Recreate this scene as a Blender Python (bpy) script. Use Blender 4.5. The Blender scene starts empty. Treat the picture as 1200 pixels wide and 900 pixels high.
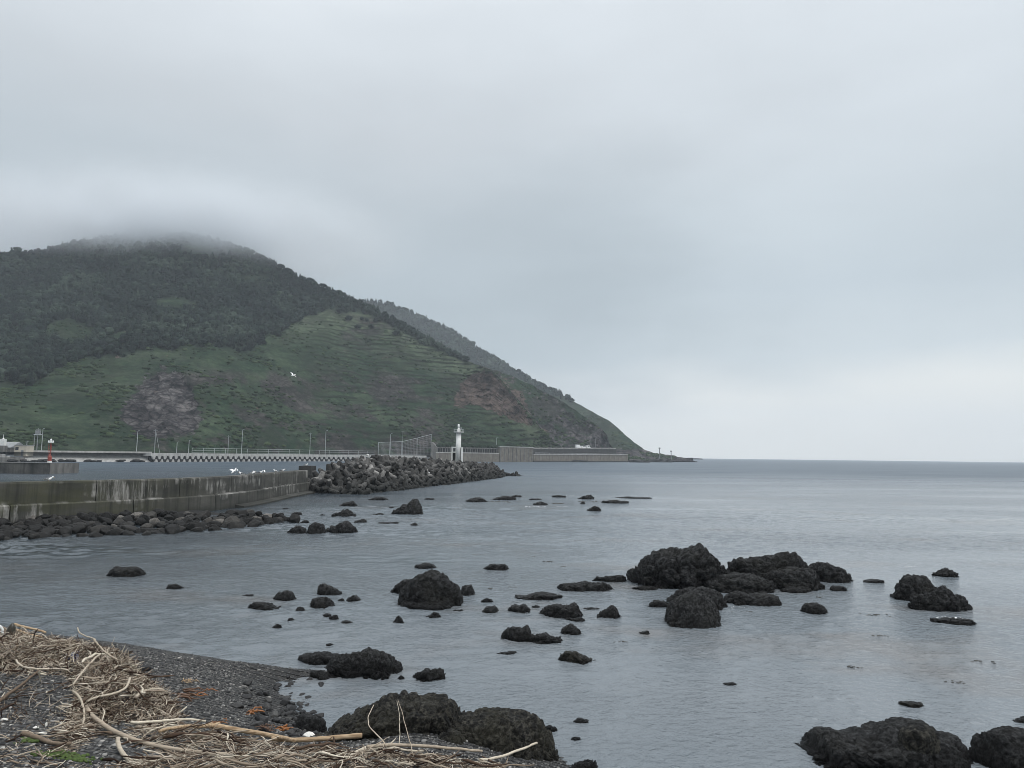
import bpy, math, random
import numpy as np
from mathutils import Matrix, Vector

random.seed(7)
RNG = np.random.default_rng(7)
scene = bpy.context.scene
COL = scene.collection
R = math.radians

# ------------------------------------------------------------------ camera
F = 830.0                      # focal length in photo pixels (1200 wide)
CAMZ = 4.5
PITCH, ROLL = R(5.76), R(0.69)
CM = Matrix.Rotation(R(90) + PITCH, 3, 'X') @ Matrix.Rotation(ROLL, 3, 'Z')
cam_d = bpy.data.cameras.new('camera')
cam = bpy.data.objects.new('camera', cam_d)
COL.objects.link(cam)
cam_d.sensor_width = 36.0
cam_d.lens = 36.0 * F / 1200.0
cam_d.clip_start = 0.05
cam_d.clip_end = 30000
cam.matrix_world = Matrix.Translation((0, 0, CAMZ)) @ CM.to_4x4()
scene.camera = cam
CMN = np.array(CM)


def ray(px, py):
    d = np.stack([(np.asarray(px, float) - 600) / F, (450 - np.asarray(py, float)) / F,
                  -np.ones(np.broadcast(px, py).shape)], -1)
    return d @ CMN.T


def P(px, py, depth):
    """the point seen at a photo pixel at forward distance depth"""
    d = ray(px, py)
    return d / d[..., 1:2] * np.asarray(depth, float)[..., None] + np.array([0, 0, CAMZ])


def G(px, py, z=0.0):
    d = ray(px, py)
    t = (z - CAMZ) / d[2]
    return d * t + np.array([0, 0, CAMZ])


def horizon(px):
    return 533.7 + 0.01204 * (np.asarray(px, float) - 600)


def X(px, depth):
    return float(P(px, horizon(px), depth)[0])


def Zp(px, py, depth):
    return float(P(px, py, depth)[2])


# ------------------------------------------------------------------ noise (numpy)
_perm = RNG.permutation(256)
_perm = np.concatenate([_perm, _perm, _perm])
_g = RNG.normal(size=(256, 3))
_g /= np.linalg.norm(_g, axis=1)[:, None]


def perlin(p):
    p = np.asarray(p, float)
    i = np.floor(p).astype(int)
    f = p - i
    i &= 255
    u = f * f * f * (f * (f * 6 - 15) + 10)
    out = 0
    for a in (0, 1):
        wx = u[..., 0] if a else 1 - u[..., 0]
        for b in (0, 1):
            wy = u[..., 1] if b else 1 - u[..., 1]
            for c in (0, 1):
                wz = u[..., 2] if c else 1 - u[..., 2]
                h = _perm[_perm[_perm[i[..., 0] + a] + i[..., 1] + b] + i[..., 2] + c]
                gr = _g[h]
                out = out + wx * wy * wz * (gr[..., 0] * (f[..., 0] - a) + gr[..., 1] * (f[..., 1] - b) + gr[..., 2] * (f[..., 2] - c))
    return out


def fbm(p, oct=4, gain=0.5, ridged=False):
    s, a, q = 0, 1.0, np.asarray(p, float)
    for _ in range(oct):
        n = perlin(q)
        s = s + a * ((0.5 - np.abs(n) * 1.6) if ridged else n)
        q = q * 2.03 + 17.1
        a *= gain
    return s


def cells(p):
    """distance to the closest feature point (F1)"""
    p = np.asarray(p, float)
    i = np.floor(p).astype(int)
    best = np.full(p.shape[:-1], 9.0)
    for a in (-1, 0, 1):
        for b in (-1, 0, 1):
            for c in (-1, 0, 1):
                q = (i + np.array([a, b, c]))
                m = q & 255
                h = _perm[_perm[_perm[m[..., 0]] + m[..., 1]] + m[..., 2]]
                fp = q + 0.5 + 0.45 * _g[h]
                best = np.minimum(best, np.linalg.norm(fp - p, axis=-1))
    return best


def cells2(p):
    p = np.asarray(p, float)
    i = np.floor(p).astype(int)
    f1 = np.full(p.shape[:-1], 9.0)
    f2 = f1.copy()
    for a in (-1, 0, 1):
        for b in (-1, 0, 1):
            for c in (-1, 0, 1):
                q = (i + np.array([a, b, c]))
                m = q & 255
                h = _perm[_perm[_perm[m[..., 0]] + m[..., 1]] + m[..., 2]]
                d = np.linalg.norm(q + 0.5 + 0.45 * _g[h] - p, axis=-1)
                f2 = np.minimum(f2, np.maximum(d, f1))
                f1 = np.minimum(f1, d)
    return f1, f2


def smooth(a, b, x):
    t = np.clip((x - a) / (b - a), 0, 1)
    return t * t * (3 - 2 * t)


def interp(tab, x):
    t = np.array(tab, float)
    return np.interp(x, t[:, 0], t[:, 1])


def in_poly(poly, x, y):
    poly = np.array(poly, float)
    x, y = np.asarray(x, float), np.asarray(y, float)
    r = np.zeros(np.broadcast(x, y).shape, bool)
    n = len(poly)
    for k in range(n):
        x0, y0 = poly[k]
        x1, y1 = poly[(k + 1) % n]
        if y0 == y1:
            continue
        c = ((y0 > y) != (y1 > y)) & (x < (x1 - x0) * (y - y0) / (y1 - y0) + x0)
        r ^= c
    return r


def poly_dist(poly, x, y, closed=True):
    """distance to the outline of a polygon"""
    poly = np.array(poly, float)
    n = len(poly)
    best = np.full(np.broadcast(x, y).shape, 1e9)
    for k in range(n if closed else n - 1):
        a, b = poly[k], poly[(k + 1) % n]
        ab = b - a
        t = np.clip(((x - a[0]) * ab[0] + (y - a[1]) * ab[1]) / max(ab @ ab, 1e-9), 0, 1)
        best = np.minimum(best, np.hypot(x - a[0] - t * ab[0], y - a[1] - t * ab[1]))
    return best


# ------------------------------------------------------------------ mesh helpers
def mesh_np(name, V, Fc, mats=(), smooth_=True, attrs=None, midx=None, uv=None):
    """V (n,3), Fc (m,k) all faces of k corners, or a list of faces"""
    me = bpy.data.meshes.new(name)
    V = np.asarray(V, np.float32)
    if isinstance(Fc, np.ndarray):
        m, k = Fc.shape
        me.vertices.add(len(V))
        me.vertices.foreach_set('co', V.ravel())
        me.loops.add(m * k)
        me.loops.foreach_set('vertex_index', Fc.astype(np.int32).ravel())
        me.polygons.add(m)
        me.polygons.foreach_set('loop_start', np.arange(0, m * k, k, dtype=np.int32))
        me.polygons.foreach_set('loop_total', np.full(m, k, np.int32))
    else:
        me.from_pydata([tuple(map(float, v)) for v in V], [], [tuple(int(i) for i in f) for f in Fc])
    n = len(me.polygons)
    me.polygons.foreach_set('use_smooth', np.full(n, smooth_, bool))
    if midx is not None:
        me.polygons.foreach_set('material_index', np.asarray(midx, np.int32))
    me.update(calc_edges=True)
    me.validate(clean_customdata=False)
    for k, a in (attrs or {}).items():
        at = me.attributes.new(k, 'FLOAT', 'POINT')
        at.data.foreach_set('value', np.asarray(a, np.float32))
    if uv is not None:
        l = me.uv_layers.new(name='UVMap')
        vi = np.zeros(len(me.loops), np.int32)
        me.loops.foreach_get('vertex_index', vi)
        l.data.foreach_set('uv', np.asarray(uv, np.float32)[vi].ravel())
    for m in mats:
        me.materials.append(m)
    return me


def link(name, me, parent=None, loc=None):
    o = bpy.data.objects.new(name, me)
    COL.objects.link(o)
    if parent is not None:
        o.parent = parent
    if loc is not None:
        o.location = loc
    return o


def tag(o, label=None, cat=None, group=None, kind=None):
    if label:
        o['label'] = label
    if cat:
        o['category'] = cat
    if group:
        o['group'] = group
    if kind:
        o['kind'] = kind
    return o


def empty(name, loc, label, cat, group=None, rz=0.0):
    o = bpy.data.objects.new(name, None)
    COL.objects.link(o)
    o.location = loc
    o.rotation_euler = (0, 0, rz)
    o.empty_display_size = 0.1
    return tag(o, label, cat, group)


def struct(name, me):
    return tag(link(name, me), kind='structure')


def copy_tree(o, parent=None):
    c = o.copy()
    COL.objects.link(c)
    c.parent = parent
    for ch in list(o.children):
        copy_tree(ch, c)
    return c


class MB:
    def __init__(s):
        s.v, s.f = [], []

    def add(s, V, Fc):
        o = len(s.v)
        s.v += [tuple(map(float, v)) for v in V]
        s.f += [tuple(int(i) + o for i in f) for f in Fc]
        return s

    def box(s, x0, x1, y0, y1, z0, z1):
        V = [(x, y, z) for x in (x0, x1) for y in (y0, y1) for z in (z0, z1)]
        return s.add(V, [(0, 1, 3, 2), (4, 6, 7, 5), (0, 4, 5, 1), (2, 3, 7, 6), (0, 2, 6, 4), (1, 5, 7, 3)])

    def slab(s, A, B, z0, z1, back):
        """a wall whose front foot runs from A to B (2D), thickness 'back' away from the camera"""
        A, B = np.array(A, float), np.array(B, float)
        d = (B - A) / np.linalg.norm(B - A)
        n = np.array([-d[1], d[0]]) * back
        q = [A, B, B + n, A + n]
        V = [(*p, z) for z in (z0, z1) for p in q]
        return s.add(V, [(0, 3, 2, 1), (4, 5, 6, 7), (0, 1, 5, 4), (1, 2, 6, 5), (2, 3, 7, 6), (3, 0, 4, 7)])

    def tube(s, pts, rad, n=8, squash=1.0):
        V, Fc = tube_np(pts, rad, n, squash)
        return s.add(V, Fc)

    def build(s, name, mat, parent=None, smooth_=False, loc=None):
        me = mesh_np(name, s.v, s.f, mats=[mat], smooth_=smooth_)
        return link(name, me, parent, loc)


def tube_np(pts, rad, n=8, squash=1.0):
    pts = np.array(pts, float)
    m = len(pts)
    rad = np.broadcast_to(np.asarray(rad, float), (m,))
    T = np.gradient(pts, axis=0)
    T /= np.linalg.norm(T, axis=1)[:, None] + 1e-12
    up = np.array([0, 0, 1.0]) if np.abs(T[:, 2]).max() < 0.9 else np.array([0.96, 0.28, 0])
    V = []
    a = np.linspace(0, 2 * np.pi, n, endpoint=False)
    for k in range(m):
        s1 = np.cross(T[k], up)
        s1 /= max(np.linalg.norm(s1), 1e-9)
        s2 = np.cross(s1, T[k])
        V.append(pts[k] + rad[k] * (np.cos(a)[:, None] * s1 * squash + np.sin(a)[:, None] * s2))
    V = np.concatenate(V)
    Fc = []
    for k in range(m - 1):
        for j in range(n):
            Fc.append((k * n + j, k * n + (j + 1) % n, (k + 1) * n + (j + 1) % n, (k + 1) * n + j))
    Fc.append(tuple(range(n))[::-1])
    Fc.append(tuple(range((m - 1) * n, m * n)))
    return V, Fc


def ico(sub):
    t = (1 + 5 ** 0.5) / 2
    v = [(-1, t, 0), (1, t, 0), (-1, -t, 0), (1, -t, 0), (0, -1, t), (0, 1, t), (0, -1, -t), (0, 1, -t), (t, 0, -1), (t, 0, 1), (-t, 0, -1), (-t, 0, 1)]
    f = [(0, 11, 5), (0, 5, 1), (0, 1, 7), (0, 7, 10), (0, 10, 11), (1, 5, 9), (5, 11, 4), (11, 10, 2), (10, 7, 6), (7, 1, 8),
         (3, 9, 4), (3, 4, 2), (3, 2, 6), (3, 6, 8), (3, 8, 9), (4, 9, 5), (2, 4, 11), (6, 2, 10), (8, 6, 7), (9, 8, 1)]
    v = [np.array(p, float) / np.linalg.norm(p) for p in v]
    for _ in range(sub):
        mid, nf = {}, []

        def m(a, b):
            k = (min(a, b), max(a, b))
            if k not in mid:
                p = v[a] + v[b]
                v.append(p / np.linalg.norm(p))
                mid[k] = len(v) - 1
            return mid[k]
        for a, b, c in f:
            ab, bc, ca = m(a, b), m(b, c), m(c, a)
            nf += [(a, ab, ca), (b, bc, ab), (c, ca, bc), (ab, bc, ca)]
        f = nf
    return np.array(v), np.array(f)


ICO = {k: ico(k) for k in range(0, 5)}


def merge_many(base_list, which, M, T):
    """bake copies: base_list of (V,F tris); which index, M (n,3,3), T (n,3)"""
    Vs, Fs, ids, off = [], [], [], 0
    for b, (V, Fc) in enumerate(base_list):
        sel = np.where(which == b)[0]
        if not len(sel):
            continue
        W = np.einsum('nij,kj->nki', M[sel], V) + T[sel][:, None, :]
        n, k = W.shape[:2]
        Vs.append(W.reshape(-1, 3))
        Fs.append((Fc[None] + (np.arange(n) * k)[:, None, None] + off).reshape(-1, Fc.shape[1]))
        ids.append(np.repeat(sel, k))
        off += n * k
    return np.concatenate(Vs), np.concatenate(Fs), np.concatenate(ids)


def rot_z(a):
    c, s = np.cos(a), np.sin(a)
    z, o = np.zeros_like(c), np.ones_like(c)
    return np.stack([np.stack([c, -s, z], -1), np.stack([s, c, z], -1), np.stack([z, z, o], -1)], -2)


def rand_rot(n):
    q = RNG.normal(size=(n, 4))
    q /= np.linalg.norm(q, axis=1)[:, None]
    w, x, y, z = q.T
    return np.stack([np.stack([1 - 2 * (y * y + z * z), 2 * (x * y - z * w), 2 * (x * z + y * w)], -1),
                     np.stack([2 * (x * y + z * w), 1 - 2 * (x * x + z * z), 2 * (y * z - x * w)], -1),
                     np.stack([2 * (x * z - y * w), 2 * (y * z + x * w), 1 - 2 * (x * x + y * y)], -1)], -2)


# ------------------------------------------------------------------ materials
class NT:
    def __init__(s, name):
        s.m = bpy.data.materials.new(name)
        s.m.use_nodes = True
        s.t = s.m.node_tree
        s.t.nodes.clear()
        s.out = s.n('ShaderNodeOutputMaterial')
        s.b = s.n('ShaderNodeBsdfPrincipled')
        s.l(s.b.outputs[0], s.out.inputs['Surface'])
        s.geo = s.n('ShaderNodeNewGeometry')
        s.tc = s.n('ShaderNodeTexCoord')

    def n(s, typ, **kw):
        x = s.t.nodes.new(typ)
        for k, v in kw.items():
            setattr(x, k, v)
        return x

    def l(s, a, b):
        s.t.links.new(a, b)

    def set(s, sock, v):
        if hasattr(v, 'is_output'):
            s.l(v, sock)
        else:
            if isinstance(v, (tuple, list)) and len(v) == 3 and sock.type == 'RGBA':
                v = (*v, 1)
            sock.default_value = v

    @property
    def pos(s):
        return s.geo.outputs['Position']

    @property
    def obj(s):
        return s.tc.outputs['Object']

    def mapping(s, vec, scale=(1, 1, 1), loc=(0, 0, 0), rot=(0, 0, 0)):
        x = s.n('ShaderNodeMapping')
        s.l(vec, x.inputs['Vector'])
        x.inputs['Scale'].default_value = scale
        x.inputs['Location'].default_value = loc
        x.inputs['Rotation'].default_value = rot
        return x.outputs[0]

    def noise(s, vec, scale=1.0, detail=4.0, rough=0.55, dist=0.0, col=False):
        x = s.n('ShaderNodeTexNoise')
        s.l(vec, x.inputs['Vector'])
        x.inputs['Scale'].default_value = scale
        x.inputs['Detail'].default_value = detail
        x.inputs['Roughness'].default_value = rough
        x.inputs['Distortion'].default_value = dist
        return x.outputs['Color' if col else 'Fac']

    def voro(s, vec, scale=1.0, feature='F1', out='Distance', rand=1.0):
        x = s.n('ShaderNodeTexVoronoi', feature=feature)
        s.l(vec, x.inputs['Vector'])
        x.inputs['Scale'].default_value = scale
        x.inputs['Randomness'].default_value = rand
        return x.outputs[out]

    def ramp(s, fac, stops, interp='LINEAR'):
        x = s.n('ShaderNodeValToRGB')
        x.color_ramp.interpolation = interp
        e = x.color_ramp.elements
        while len(e) < len(stops):
            e.new(0.5)
        for q, (p, c) in zip(e, stops):
            q.position = p
            q.color = (c, c, c, 1) if isinstance(c, (int, float)) else (*c, 1)
        s.set(x.inputs[0], fac)
        return x.outputs[0]

    def mix(s, fac, a, b, mode='MIX'):
        x = s.n('ShaderNodeMix', data_type='RGBA', blend_type=mode)
        s.set(x.inputs[0], fac)
        s.set(x.inputs[6], a)
        s.set(x.inputs[7], b)
        return x.outputs[2]

    def math(s, op, a, b=0.0, c=None, clamp=False):
        x = s.n('ShaderNodeMath', operation=op, use_clamp=clamp)
        s.set(x.inputs[0], a)
        s.set(x.inputs[1], b)
        if c is not None:
            s.set(x.inputs[2], c)
        return x.outputs[0]

    def attr(s, name):
        x = s.n('ShaderNodeAttribute', attribute_name=name)
        return x.outputs['Fac']

    def rnd(s):
        return s.n('ShaderNodeObjectInfo').outputs['Random']

    def sep(s, vec):
        x = s.n('ShaderNodeSeparateXYZ')
        s.l(vec, x.inputs[0])
        return x.outputs

    def bump(s, h, strength=0.5, dist=0.05, normal=None):
        x = s.n('ShaderNodeBump')
        s.set(x.inputs['Height'], h)
        s.set(x.inputs['Strength'], strength)
        x.inputs['Distance'].default_value = dist
        if normal is not None:
            s.l(normal, x.inputs['Normal'])
        return x.outputs[0]

    def done(s, col=None, rough=None, normal=None, spec=None, metal=None):
        if col is not None:
            s.set(s.b.inputs['Base Color'], col)
        if rough is not None:
            s.set(s.b.inputs['Roughness'], rough)
        if normal is not None:
            s.l(normal, s.b.inputs['Normal'])
        if spec is not None:
            s.set(s.b.inputs['Specular IOR Level'], spec)
        if metal is not None:
            s.set(s.b.inputs['Metallic'], metal)
        return s.m


def paint(name, a, b, scale=3.0, rough=0.6, bump=0.2):
    t = NT(name)
    f = t.noise(t.obj, scale, 5)
    return t.done(t.mix(t.ramp(f, [(0.35, 0.0), (0.65, 1.0)]), a, b), rough, t.bump(t.noise(t.obj, scale * 8, 3), bump, 0.02))


def m_rock(name, dark, light, olive, sc, olive_amt=0.4, bumpd=0.05):
    t = NT(name)
    p = t.pos
    big = t.noise(p, sc * 0.6, 5, 0.6)
    fine = t.noise(p, sc * 5, 6, 0.7)
    c = t.mix(t.ramp(fine, [(0.46, 0.0), (0.64, 1.0)]), dark, light)
    c = t.mix(t.math('MULTIPLY', t.ramp(big, [(0.45, 0.0), (0.62, 1.0)]), olive_amt), c, olive)
    # barnacles and weed just over the waterline
    z = t.sep(p)[2]
    spk = t.ramp(t.voro(p, sc * 14), [(0.10, 1.0), (0.2, 0.0)])
    zone = t.math('MULTIPLY', t.ramp(big, [(0.5, 0.0), (0.6, 1.0)]), t.math('LESS_THAN', z, 0.55))
    c = t.mix(t.math('MULTIPLY', t.math('MULTIPLY', spk, zone), 0.6), c, (0.17, 0.16, 0.14))
    wet = t.math('SUBTRACT', 1.0, t.math('MULTIPLY', t.math('ADD', z, t.math('MULTIPLY', t.math('SUBTRACT', big, .5), .5)), 3.2), clamp=True)
    c = t.mix(t.math('MULTIPLY', wet, 0.72), c, tuple(x * 0.6 for x in dark))
    crk = t.voro(t.mapping(p, (1, 1, 1.6)), sc * 2.2, 'DISTANCE_TO_EDGE')
    h = t.math('ADD', t.math('MULTIPLY', t.noise(p, sc * 3, 9, 0.78), 1.3), t.math('MULTIPLY', t.ramp(crk, [(0.0, 0.0), (0.12, 1.0)]), 0.12))
    n = t.bump(h, 1.0, bumpd)
    r = t.math('SUBTRACT', 0.72, t.math('MULTIPLY', wet, 0.42))
    return t.done(c, r, n, spec=0.3)


M = {}
M['sea_rock'] = m_rock('sea_rock', (0.006, 0.0063, 0.007), (0.075, 0.077, 0.080), (0.030, 0.029, 0.023), 1.5, 0.35, 0.30)
M['shore_rock'] = m_rock('shore_rock', (0.006, 0.0058, 0.005), (0.115, 0.108, 0.088), (0.040, 0.037, 0.022), 2.8, 0.5, 0.16)
M['black_rock'] = m_rock('black_rock', (0.005, 0.0052, 0.0057), (0.078, 0.079, 0.081), (0.026, 0.026, 0.022), 2.4, 0.3, 0.18)


def m_rubble():
    t = NT('rubble_stone')
    r = t.rnd()
    c = t.ramp(r, [(0.0, (0.005, 0.005, 0.005)), (0.75, (0.013, 0.0125, 0.012)), (0.93, (0.034, 0.032, 0.029)), (1.0, (0.14, 0.13, 0.118))])
    f = t.noise(t.obj, 3.5, 6, 0.65)
    c = t.mix(0.8, c, t.ramp(f, [(0.3, 0.35), (0.7, 1.5)]), 'MULTIPLY')
    z = t.sep(t.pos)[2]
    wet = t.math('SUBTRACT', 1.0, t.math('MULTIPLY', z, 2.6), clamp=True)
    c = t.mix(t.math('MULTIPLY', wet, 0.75), c, (0.010, 0.010, 0.010))
    return t.done(c, 0.75, t.bump(f, 0.6, 0.08), spec=0.3)


M['rubble'] = m_rubble()


def m_tetra():
    t = NT('tetrapod_concrete')
    r = t.rnd()
    z = t.sep(t.pos)[2]
    c = t.ramp(r, [(0.0, (0.024, 0.024, 0.023)), (0.55, (0.066, 0.064, 0.062)), (0.9, (0.12, 0.117, 0.112)), (1.0, (0.24, 0.232, 0.222))])
    f = t.noise(t.pos, 1.6, 6, 0.65)
    c = t.mix(0.85, c, t.ramp(f, [(0.3, 0.45), (0.7, 1.35)]), 'MULTIPLY')
    w = t.math('ADD', z, t.math('MULTIPLY', t.math('SUBTRACT', f, 0.5), 2.5))
    wet = t.ramp(t.math('MULTIPLY', w, 0.4), [(0.15, 1.0), (0.85, 0.0)])
    c = t.mix(t.math('MULTIPLY', wet, 0.88), c, (0.018, 0.019, 0.018))
    return t.done(c, 0.85, t.bump(f, 0.4, 0.1), spec=0.2)


M['tetra'] = m_tetra()


def m_wall():
    """old concrete: dark weathering, moss, pale lime runs; uses UV = (metres along, metres up)"""
    t = NT('stained_concrete')
    uv = t.tc.outputs['UV']
    z = t.sep(uv)[1]
    broad = t.noise(t.mapping(uv, (0.25, 0.7, 1)), 1.0, 5, 0.6)
    c = t.ramp(broad, [(0.3, (0.040, 0.041, 0.038)), (0.55, (0.072, 0.071, 0.064)), (0.75, (0.11, 0.108, 0.098))])
    moss = t.noise(t.mapping(uv, (0.18, 0.5, 1), (3, 7, 0)), 1.0, 4, 0.6)
    lft = t.ramp(t.math('MULTIPLY', t.sep(uv)[0], 0.02), [(0.14, 1.0), (0.46, 0.0)])
    c = t.mix(t.math('MULTIPLY', t.math('MULTIPLY', t.ramp(moss, [(0.38, 0.0), (0.58, 1.0)]), lft), 0.75), c, (0.062, 0.064, 0.030))
    run = t.noise(t.mapping(uv, (2.6, 0.30, 1)), 1.0, 8, 0.72, 0.3)
    dark = t.noise(t.mapping(uv, (2.0, 0.10, 1), (9, 1, 0)), 1.0, 5, 0.6)
    c = t.mix(t.math('MULTIPLY', t.ramp(dark, [(0.48, 0.0), (0.66, 1.0)]), 0.7), c, (0.022, 0.023, 0.022))
    patch = t.noise(t.mapping(uv, (0.22, 0.6, 1), (5.3, 2.2, 0)), 1.0, 3, 0.5)
    lime = t.math('MULTIPLY', t.ramp(run, [(0.48, 0.0), (0.66, 1.0)]), t.ramp(patch, [(0.50, 0.0), (0.60, 1.0)]))
    edge = t.ramp(t.math('ABSOLUTE', t.math('SUBTRACT', z, 1.22)), [(0.02, 1.0), (0.10, 0.0)])
    lime = t.math('MAXIMUM', lime, t.math('MULTIPLY', edge, t.ramp(t.noise(t.mapping(uv, (0.35, 0.1, 1)), 1.0, 5, .65), [(0.50, 0.0), (0.64, 0.9)])))
    c = t.mix(t.math('MULTIPLY', lime, 0.9), c, (0.36, 0.35, 0.33))
    tide = t.ramp(z, [(0.0, 1.0), (0.5, 0.0)])
    c = t.mix(t.math('MULTIPLY', tide, 0.7), c, (0.02, 0.021, 0.018))
    return t.done(c, 0.88, t.bump(t.noise(t.mapping(uv, (4, 4, 1)), 1.0, 6, 0.65), 0.35, 0.03), spec=0.2)


M['wall'] = m_wall()


def m_conc(name, a, b, streak=0.5, sc=0.4):
    t = NT(name)
    f = t.noise(t.pos, sc, 6, 0.65)
    c = t.mix(t.ramp(f, [(0.35, 0.0), (0.65, 1.0)]), a, b)
    run = t.noise(t.mapping(t.pos, (1.1, 1.1, 0.09)), 1.0, 5, 0.6)
    c = t.mix(t.math('MULTIPLY', t.ramp(run, [(0.45, 0.0), (0.65, 1.0)]), streak), c, tuple(x * 0.4 for x in a))
    return t.done(c, 0.85, t.bump(f, 0.3, 0.05), spec=0.2)


M['pale_conc'] = m_conc('pale_concrete', (0.34, 0.335, 0.32), (0.46, 0.455, 0.44), 0.35)
M['grey_conc'] = m_conc('grey_concrete', (0.12, 0.118, 0.112), (0.20, 0.195, 0.185), 0.6)
M['brown_conc'] = m_conc('weathered_retaining_wall', (0.13, 0.118, 0.10), (0.20, 0.185, 0.16), 0.5)
M['dark_conc'] = m_conc('dark_concrete', (0.035, 0.036, 0.036), (0.06, 0.06, 0.058), 0.5)
M['quay_conc'] = m_conc('quay_concrete', (0.05, 0.05, 0.05), (0.12, 0.118, 0.11), 0.6)
M['white'] = paint('white_paint', (0.74, 0.75, 0.75), (0.82, 0.82, 0.81), 1.5, 0.5)
M['weather_white'] = m_conc('weathered_white_paint', (0.60, 0.61, 0.60), (0.80, 0.80, 0.78), 0.25, 0.8)
M['red'] = paint('red_paint', (0.22, 0.035, 0.024), (0.30, 0.06, 0.042), 2.0, 0.5)
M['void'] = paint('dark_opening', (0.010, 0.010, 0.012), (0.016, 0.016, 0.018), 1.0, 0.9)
M['steel'] = paint('galvanised_steel', (0.30, 0.32, 0.33), (0.42, 0.44, 0.45), 2.0, 0.45)
M['grey_metal'] = paint('grey_metal', (0.16, 0.17, 0.175), (0.24, 0.25, 0.255), 2.0, 0.5)
M['asphalt'] = paint('asphalt', (0.045, 0.045, 0.047), (0.06, 0.06, 0.06), 0.3, 0.9)
M['roofing'] = paint('grey_roofing', (0.20, 0.21, 0.215), (0.28, 0.285, 0.29), 0.6, 0.7)
M['beige'] = paint('beige_cladding', (0.42, 0.38, 0.31), (0.50, 0.46, 0.38), 0.5, 0.7)
M['glass'] = paint('dark_glass', (0.015, 0.017, 0.02), (0.022, 0.024, 0.028), 1.0, 0.15)
M['rubber'] = paint('black_rubber', (0.012, 0.012, 0.012), (0.02, 0.02, 0.02), 3.0, 0.8)
M['feather_white'] = paint('white_feathers', (0.78, 0.78, 0.77), (0.85, 0.85, 0.84), 20.0, 0.7)
M['feather_grey'] = paint('slate_feathers', (0.06, 0.065, 0.07), (0.10, 0.105, 0.11), 20.0, 0.7)
M['beak'] = paint('yellow_beak', (0.55, 0.35, 0.06), (0.6, 0.4, 0.08), 20.0, 0.5)
M['blue_plastic'] = paint('faded_blue_plastic', (0.12, 0.14, 0.25), (0.22, 0.25, 0.36), 9.0, 0.45)
M['shell'] = paint('bleached_shell', (0.62, 0.60, 0.55), (0.74, 0.72, 0.68), 9.0, 0.6)
M['foam'] = paint('sea_foam', (0.72, 0.74, 0.75), (0.82, 0.83, 0.84), 6.0, 0.8)


def m_kelp(name, a, b):
    t = NT(name)
    f = t.noise(t.obj, 14, 4)
    return t.done(t.mix(f, a, b), 0.35, t.bump(f, 0.5, 0.01), spec=0.5)


M['kelp_orange'] = m_kelp('orange_kelp', (0.13, 0.04, 0.007), (0.30, 0.11, 0.02))
M['kelp_brown'] = m_kelp('brown_kelp', (0.05, 0.022, 0.010), (0.13, 0.06, 0.025))
M['kelp_dark'] = m_kelp('dark_kelp', (0.012, 0.011, 0.008), (0.035, 0.028, 0.015))
M['moss'] = paint('bright_moss', (0.035, 0.062, 0.012), (0.075, 0.115, 0.022), 30.0, 0.9, 0.6)


def wood_nodes(t, v):
    c = t.ramp(v, [(0.0, (0.022, 0.013, 0.009)), (0.22, (0.075, 0.048, 0.033)), (0.5, (0.20, 0.155, 0.115)), (0.75, (0.38, 0.32, 0.25)), (1.0, (0.62, 0.56, 0.46))])
    g = t.noise(t.mapping(t.obj, (6, 60, 60)), 1.0, 4)
    c = t.mix(0.5, c, t.ramp(g, [(0.3, 0.45), (0.7, 1.35)]), 'MULTIPLY')
    return t.done(c, 0.85, t.bump(g, 0.4, 0.004), spec=0.15)


t_ = NT('driftwood')
M['stick'] = wood_nodes(t_, t_.rnd())
t_ = NT('driftwood_litter')
M['litter'] = wood_nodes(t_, t_.attr('tone'))
t_ = NT('pale_driftwood')
M['pale_wood'] = wood_nodes(t_, t_.math('ADD', 0.72, t_.math('MULTIPLY', t_.rnd(), 0.25)))
t_ = NT('brown_driftwood')
M['brown_wood'] = wood_nodes(t_, t_.math('ADD', 0.30, t_.math('MULTIPLY', t_.rnd(), 0.25)))
t_ = NT('split_timber')
g_ = t_.noise(t_.mapping(t_.obj, (4, 40, 40)), 1.0, 4)
M['tan_wood'] = t_.done(t_.ramp(g_, [(0.3, (0.18, 0.11, 0.055)), (0.55, (0.40, 0.29, 0.18)), (0.75, (0.56, 0.44, 0.30))]), 0.8, t_.bump(g_, 0.5, 0.005))


def m_gravel():
    t = NT('gravel')
    p = t.pos
    v = t.n('ShaderNodeTexVoronoi')
    t.l(p, v.inputs['Vector'])
    v.inputs['Scale'].default_value = 42
    tone = t.sep(v.outputs['Color'])[0]
    c = t.ramp(tone, [(0.0, (0.015, 0.016, 0.017)), (0.6, (0.05, 0.05, 0.05)), (0.9, (0.11, 0.105, 0.098)), (1.0, (0.25, 0.24, 0.22))])
    z = t.sep(p)[2]
    f = t.noise(p, 1.2, 4)
    wet = t.ramp(t.math('ADD', z, t.math('MULTIPLY', t.math('SUBTRACT', f, 0.5), 0.5)), [(0.06, 1.0), (0.34, 0.0)])
    c = t.mix(t.math('MULTIPLY', wet, 0.65), c, (0.012, 0.012, 0.012))
    h = t.math('SUBTRACT', 1.0, v.outputs['Distance'])
    return t.done(c, t.math('SUBTRACT', 0.85, t.math('MULTIPLY', wet, 0.35)), t.bump(h, 0.9, 0.02), spec=0.25)


M['gravel'] = m_gravel()


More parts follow.
